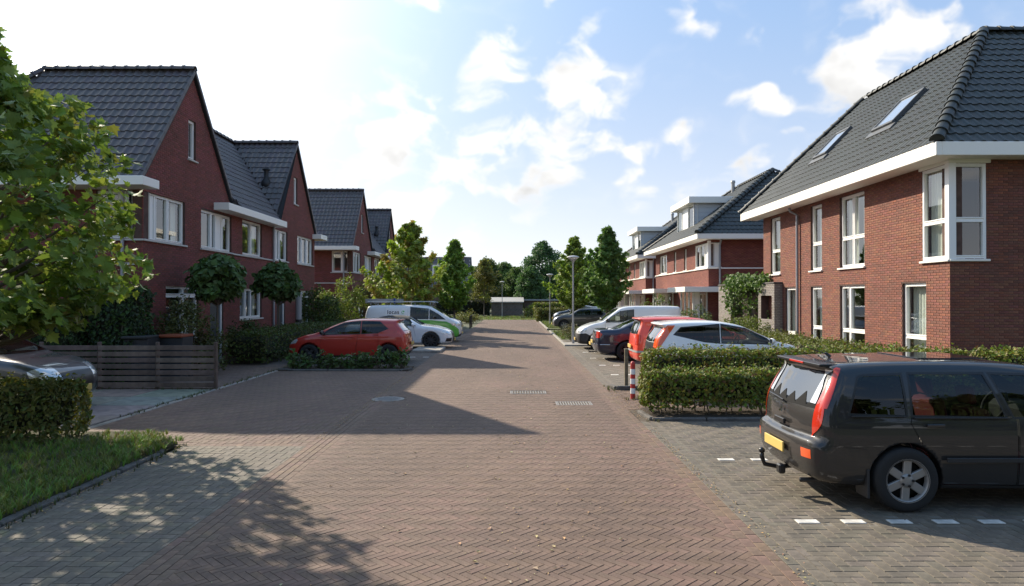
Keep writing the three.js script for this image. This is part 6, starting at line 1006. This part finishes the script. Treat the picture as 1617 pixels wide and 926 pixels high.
// creeper over the porch
{
  const t = thing('creeper', 'bright green creeper hanging over the grey brick porch', 'creeper', [9.5, 0, -28.3], 0), r = rng(260), pal = greens([0.1, 0.17, 0.03], 6, 0.3, 80), items = [], st = [];
  for (let c = 0; c < 110; c++) { const z = (r() * 2 - 1) * 2.2, hang = r() < 0.35 ? 1.5 * r() : 0.2 * r(), p = V(-0.25 + r() * 0.9, 2.75 - hang + 0.28 * Math.cos(z * 0.75) * r(), z); st.push(tube([V(0.2, 0, -0.6 + (c % 3) * 0.6), V(0.2, 2.2, z * 0.4), p], [0.014, 0.01, 0.004], 4, false)); for (let i = 0; i < 46; i++) { const q = p.clone().add(rdir(r).multiplyScalar(0.3 * Math.cbrt(r()))); items.push({ m: xf(q, qTo(V(-0.5, 0.5, 0.3).addScaledVector(rdir(r), 0.9).normalize(), r() * 6.28), V(1, 1, 1).multiplyScalar(0.12 * (0.6 + 0.7 * r()))), c: pal[Math.floor(r() * 6)].clone().multiplyScalar(0.8 + 0.4 * r()) }); } }
  mesh('stems', st, M.bark, t); instanced('foliage', heartLeaf, leafMat, items, t);
}
// grass
const tuft = (() => { const r = rng(6), f = []; for (let i = 0; i < 7; i++) { const a = r() * 6.28, x = (r() - 0.5) * 0.06, z = (r() - 0.5) * 0.06, l = 0.6 + 0.4 * r(), b = 0.25 + 0.5 * r(), w = 0.035, c = Math.cos(a), s = Math.sin(a), P = (t, k) => V(x + c * b * t * t + -s * w * k, l * t * (1 - 0.25 * t * b), z + s * b * t * t + c * w * k); f.push([P(0, -1), P(0, 1), P(0.55, 0.7), P(0.55, -0.7)], [P(0.55, -0.7), P(0.55, 0.7), P(1, 0)]); } return faces(f); })();
function grass(label, rects, n, h, seed, base = [0.2, 0.31, 0.035], y = 0.05) {
  const r = rng(seed), items = [], tot = rects.reduce((a, q) => a + (q[1] - q[0]) * (q[3] - q[2]), 0), pal = greens(base, 6, 0.3, seed);
  for (const q of rects) for (let i = 0; i < n * (q[1] - q[0]) * (q[3] - q[2]) / tot; i++) { const x = q[0] + r() * (q[1] - q[0]), d = q[2] + r() * (q[3] - q[2]), k = 0.6 + 0.9 * r() * (0.75 + fbm(x * 1.5, 1, d * 1.5, 2)); items.push({ m: xf(V(x, y, -d), new THREE.Quaternion().setFromAxisAngle(UPV, r() * 6.28), V(h * k, h * k, h * k)), c: (r() < 0.12 ? RGB(0.2, 0.16, 0.07) : pal[Math.floor(r() * 6)].clone()).multiplyScalar(0.8 + 0.4 * r()) }); }
  const g = instanced(numbered('grass'), tuft, leafMat, items, scene); tag(g, label, 'grass', null, 'stuff'); return g;
}
structure('verge', 'soil under the grass verge by the clipped hedge', 'verge', [box(-10, -4.84, -0.05, 0.045, -9.85, -1.5, 0.02), sheet(-10, -5.5, 9.85, 10.65, 0.02)], std([0.075, 0.075, 0.03], 1, { map: rep(mottle, 2), bumpMap: rep(grain, 3), bumpScale: 0.02 }));
grass('long grass on the verge beside the grey parking strip', [[-8.5, -4.8, 2.5, 9.8], [-5.6, -4.74, 3, 9.95], [-6.2, -5.2, 9.8, 10.4]], 11000, 0.105, 301);
grass('mown grass on the far verge at the end of the street', [[-14, 9, 66.2, 78]], 7000, 0.22, 302, [0.18, 0.26, 0.04], -0.05);
grass('grass patches between the lamp posts and the parked cars', [[2.4, 4.6, 34.6, 42.6], [2.35, 5, 47.5, 65]], 5200, 0.16, 303, [0.17, 0.26, 0.035], 0.01);
grass('weeds along the kerbs and at the foot of the fence', [[-6.95, -6.8, 12, 21], [-11, -6.7, 15.6, 15.74], [-4.72, -4.6, 4, 9.8], [2.16, 2.5, 11.55, 11.7], [2.12, 2.3, 15.3, 16.3], [2.3, 2.9, 14.0, 14.4]], 420, 0.085, 304, [0.1, 0.12, 0.03], 0);
structure('far_lawn', 'grass bank at the end of the street', 'lawn', [sheet(-40, 40, 66, 84, -0.02)], std([0.1, 0.125, 0.03], 1, { map: rep(mottle, 0.6) }));
structure('side_lawn', 'grass strip under the lamp posts', 'lawn', [sheet(2.31, 5.2, 34.5, 43, 0.006), sheet(2.31, 8, 46.5, 66, 0.006)], std([0.09, 0.11, 0.03], 1, { map: rep(mottle, 0.8) }));
// ---------------------------------------------------------------- street furniture and other things
{ // slat fence
  const t = thing('slat_fence', 'dark wooden horizontal slat fence with gaps beside the slab drive', 'fence', [-6.85, 0, -15.72]), r = rng(401), cols = palette([0.185, 0.128, 0.1], 5, 0.2, 402);
  for (let i = 0; i < 5; i++) for (let k = 0; k < 7; k++) { const m = mesh('slat', box(-1.335, 1.335 * 0, 0, 0.105, -0.013, 0.013, 0.004), tinted(M.wood, cols[(i * 3 + k) % 5]), t, [-0.03 - i * 1.34, 0.055 + k * 0.142 + (r() - 0.5) * 0.008, 0.05]); m.rotation.z = (r() - 0.5) * 0.004; }
  for (let i = 0; i < 6; i++) mesh('post', box(-0.036, 0.036, 0, 1.09, -0.036, 0.036, 0.008), tinted(M.wood, cols[i % 5]), t, [-0.02 - i * 1.34, 0, 0]);
}
function lamp(label, x, d, h = 4.0) {
  const t = thing('street_lamp', label, 'street lamp', [x, 0.02, -d], 0, 'street lamps');
  mesh('post', tube([V(0, 0, 0), V(0, 0.9, 0), V(0, 0.95, 0), V(0, h - 0.28, 0)], [0.062, 0.062, 0.042, 0.034], 12), M.galv, t); mesh('door_plate', box(-0.02, 0.02, 0.35, 0.75, 0.05, 0.066, 0.004), M.galv, t);
  const head = mesh('lamp_head', [lathe([[0.04, h - 0.32], [0.07, h - 0.26], [0.16, h - 0.18], [0.155, h - 0.17], [0.05, h - 0.25]], 24)], M.galv, t);
  mesh('diffuser', lathe([[0.15, h - 0.175], [0.26, h - 0.075], [0.25, h - 0.07], [0.14, h - 0.17]], 24), phy([0.8, 0.8, 0.78], 0.3, { transmission: 0.5, thickness: 0 }), head);
  mesh('lamp_cap', lathe([[0.275, h - 0.085], [0.28, h - 0.06], [0.17, h - 0.015], [0, h + 0.01]], 24), std([0.36, 0.37, 0.38], 0.5), head);
}
lamp('grey street lamp nearest to us, in front of the small white van', 2.66, 30.9); lamp('grey street lamp by the small dark grey hatchback, second in line', 2.82, 54); lamp('distant grey street lamp on the far grass verge before the shed', -1.38, 78);
{ const t = thing('striped_bollard', 'red and white striped bollard at the end of the hedge', 'bollard', [2.47, 0, -14.25]); mesh('post', lathe([[0.045, 0], [0.05, 0.02], [0.05, 0.72], [0.042, 0.765], [0.015, 0.785], [0, 0.787]], 16), std([0.42, 0.025, 0.02], 0.5), t); for (const y of [0.16, 0.36, 0.56]) mesh('white_band', lathe([[0.0515, y - 0.045], [0.0525, y - 0.04], [0.0525, y + 0.06], [0.0515, y + 0.065]], 16), std([0.72, 0.72, 0.7], 0.5), t); }
{ const t = thing('wooden_post', 'short weathered wooden post behind the striped bollard', 'post', [2.62, 0, -16.0]); mesh('post', box(-0.04, 0.04, 0, 0.9, -0.04, 0.04, 0.012), std([0.2, 0.16, 0.1], 0.9, { bumpMap: rep(grain, 2), bumpScale: 0.004, map: rep(mottle, 2) }), t); mesh('cap', box(-0.044, 0.044, 0.9, 0.915, -0.044, 0.044, 0.006), std([0.26, 0.22, 0.15], 0.9), t); }
for (const [x, lid, label] of [[-9.28, [0.02, 0.021, 0.022], 'black wheeled bin with a black lid behind the slat fence'], [-8.72, [0.22, 0.045, 0.012], 'black wheeled bin with an orange lid behind the slat fence']]) {
  const t = thing('wheeled_bin', label, 'bin', [x, 0, x < -9 ? -17.0 : -17.6], 0, 'bins behind the fence'), s = new THREE.Shape([[-0.24, 0], [0.24, 0], [0.29, 1.02], [-0.29, 1.02]].map((p) => new THREE.Vector2(...p)));
  mesh('body', plain(new THREE.ExtrudeGeometry(s, { depth: 0.55, bevelEnabled: true, bevelSize: 0.02, bevelThickness: 0.02, bevelSegments: 2 })).translate(0, 0.06, -0.28), std([0.02, 0.021, 0.024], 0.6), t);
  mesh('lid', box(-0.31, 0.31, 1.1, 1.17, -0.32, 0.36, 0.03), std(lid, 0.55), t); mesh('handle', tube([V(-0.2, 1.08, -0.33), V(-0.2, 1.1, -0.4), V(0.2, 1.1, -0.4), V(0.2, 1.08, -0.33)], 0.016, 6), M.black, t);
  for (const sx of [-0.26, 0.26]) mesh('wheel', plain(new THREE.CylinderGeometry(0.1, 0.1, 0.05, 16).rotateZ(Math.PI / 2)), CM.rubber, t, [sx, 0.1, -0.24]);
}
// far shed, far house, low railing
{
  const t = thing('shed', 'low grey timber shed with a pale roof at the end of the street', 'shed', [-0.85, 0, -81]); mesh('wall', box(-1.85, 1.85, 0, 1.7, -3, 0), M.wood, t);
  for (let i = 0; i < 9; i++) mesh('plank', box(-1.87, 1.87, 0.02 + i * 0.187, 0.195 + i * 0.187, 0, 0.03, 0.01), tinted(M.wood, RGB(0.15 + (i % 3) * 0.012, 0.14, 0.13)), t);
  mesh('roof', [faces([[V(-2, 1.66, 0.2), V(2, 1.66, 0.2), V(2, 2.2, -3.2), V(-2, 2.2, -3.2)]]), faces([[V(-2, 1.56, 0.2), V(2, 1.56, 0.2), V(2, 1.66, 0.2), V(-2, 1.66, 0.2)]])], std([0.3, 0.29, 0.27], 0.7), t);
}
{
  const t = thing('garden_shed', 'brown shed with a flat grey roof right of the pale-roofed shed', 'shed', [3.3, 0, -83]); mesh('wall', box(-2.1, 2.4, 0, 1.75, -3, 0), M.wood, t);
  for (let i = 0; i < 8; i++) mesh('plank', box(-2.12, 2.42, 0.02 + i * 0.21, 0.22 + i * 0.21, 0, 0.03, 0.01), tinted(M.wood, RGB(0.11 + (i % 3) * 0.01, 0.085, 0.07)), t); mesh('roof', box(-2.4, 2.7, 1.75, 1.95, -3.3, 0.3, 0.03), std([0.25, 0.25, 0.25], 0.8), t);
}
{
  const h = new House('far_house', 'distant house with a dark roof and white gable at the end of the street', [-6.6, 0, -98], palette([0.22, 0.15, 0.11], 5, 0.15, 91), tileBrown);
  h.wall(V(-11, 0, 0), V(1, 0, 0), [[0, 0], [11, 0], [11, 3.9], [0, 3.9]], [[1.5, 3, 1, 2.3], [7, 9, 1, 2.3]]); const g = h.wall(V(0, 0, 0), V(0, 0, -1), [[0, 0], [7, 0], [7, 3.8], [0, 3.8]], [[2.5, 4.5, 0.9, 2.2]]);
  mesh('gable_board', faces([[V(0.02, 3.8, 0.2), V(0.02, 3.8, -7.2), V(0.02, 8.1, -3.5)]]), M.white, h.g); mesh('gable_back', faces([[V(-0.15, 3.8, 0.2), V(-0.15, 3.8, -7.2), V(-0.15, 8.0, -3.5)]]), M.white, h.g);
  h.plane([V(-11.2, 3.7, 0.5), V(0.25, 3.7, 0.5), V(0.25, 8.2, -3.5), V(-11.2, 8.2, -3.5)]); h.plane([V(0.25, 3.7, -7.5), V(-11.2, 3.7, -7.5), V(-11.2, 8.2, -3.5), V(0.25, 8.2, -3.5)], true); h.done(deckMat, M.mortar, 0);
  for (let i = 0; i < 8; i++) mesh('gable_plank', box(0.03, 0.07, 3.8 + i * 0.5, 4.26 + i * 0.5, -7.2 + i * 0.43, 0.2 - i * 0.43, 0.01), M.white, h.g);
  const dm = mesh('dormer', box(-5.2, -3.2, 5.2, 6.9, -2.2, -0.55), M.white, h.g); mesh('dormer_window', box(-5.0, -3.4, 5.4, 6.7, -0.55, -0.52), CM.rearglass, dm); mesh('chimney', box(-1.4, -0.8, 7.6, 8.9, -3.8, -3.2, 0.03), tinted(M.brick, RGB(0.25, 0.1, 0.07)), h.g);
}
{ const t = thing('hoop_railing', 'low black hoop railing beside the dark hatchback', 'railing', [-3.05, 0, -46.6]); for (let i = 0; i < 3; i++) mesh('hoop', tube([V(0, 0, -i * 1.1), V(0, 0.85, -i * 1.1), V(0.06, 0.9, -i * 1.1 - 0.06), V(0.06, 0.9, -i * 1.1 - 0.7), V(0, 0.85, -i * 1.1 - 0.76), V(0, 0, -i * 1.1 - 0.76)], 0.022, 6), M.black, t); }
{ const t = thing('planter_column', 'slim grey column standing by the front door of the gabled house', 'column', [-8.9, 0, -28.2]); mesh('shaft', lathe([[0.16, 0], [0.16, 0.08], [0.12, 0.12], [0.12, 2.2], [0.15, 2.24], [0.15, 2.32], [0, 2.32]], 18), M.galv, t); mesh('band', lathe([[0.125, 1.1], [0.13, 1.12], [0.13, 1.2], [0.125, 1.22]], 18), M.black, t); }

renderer.render(scene, camera);
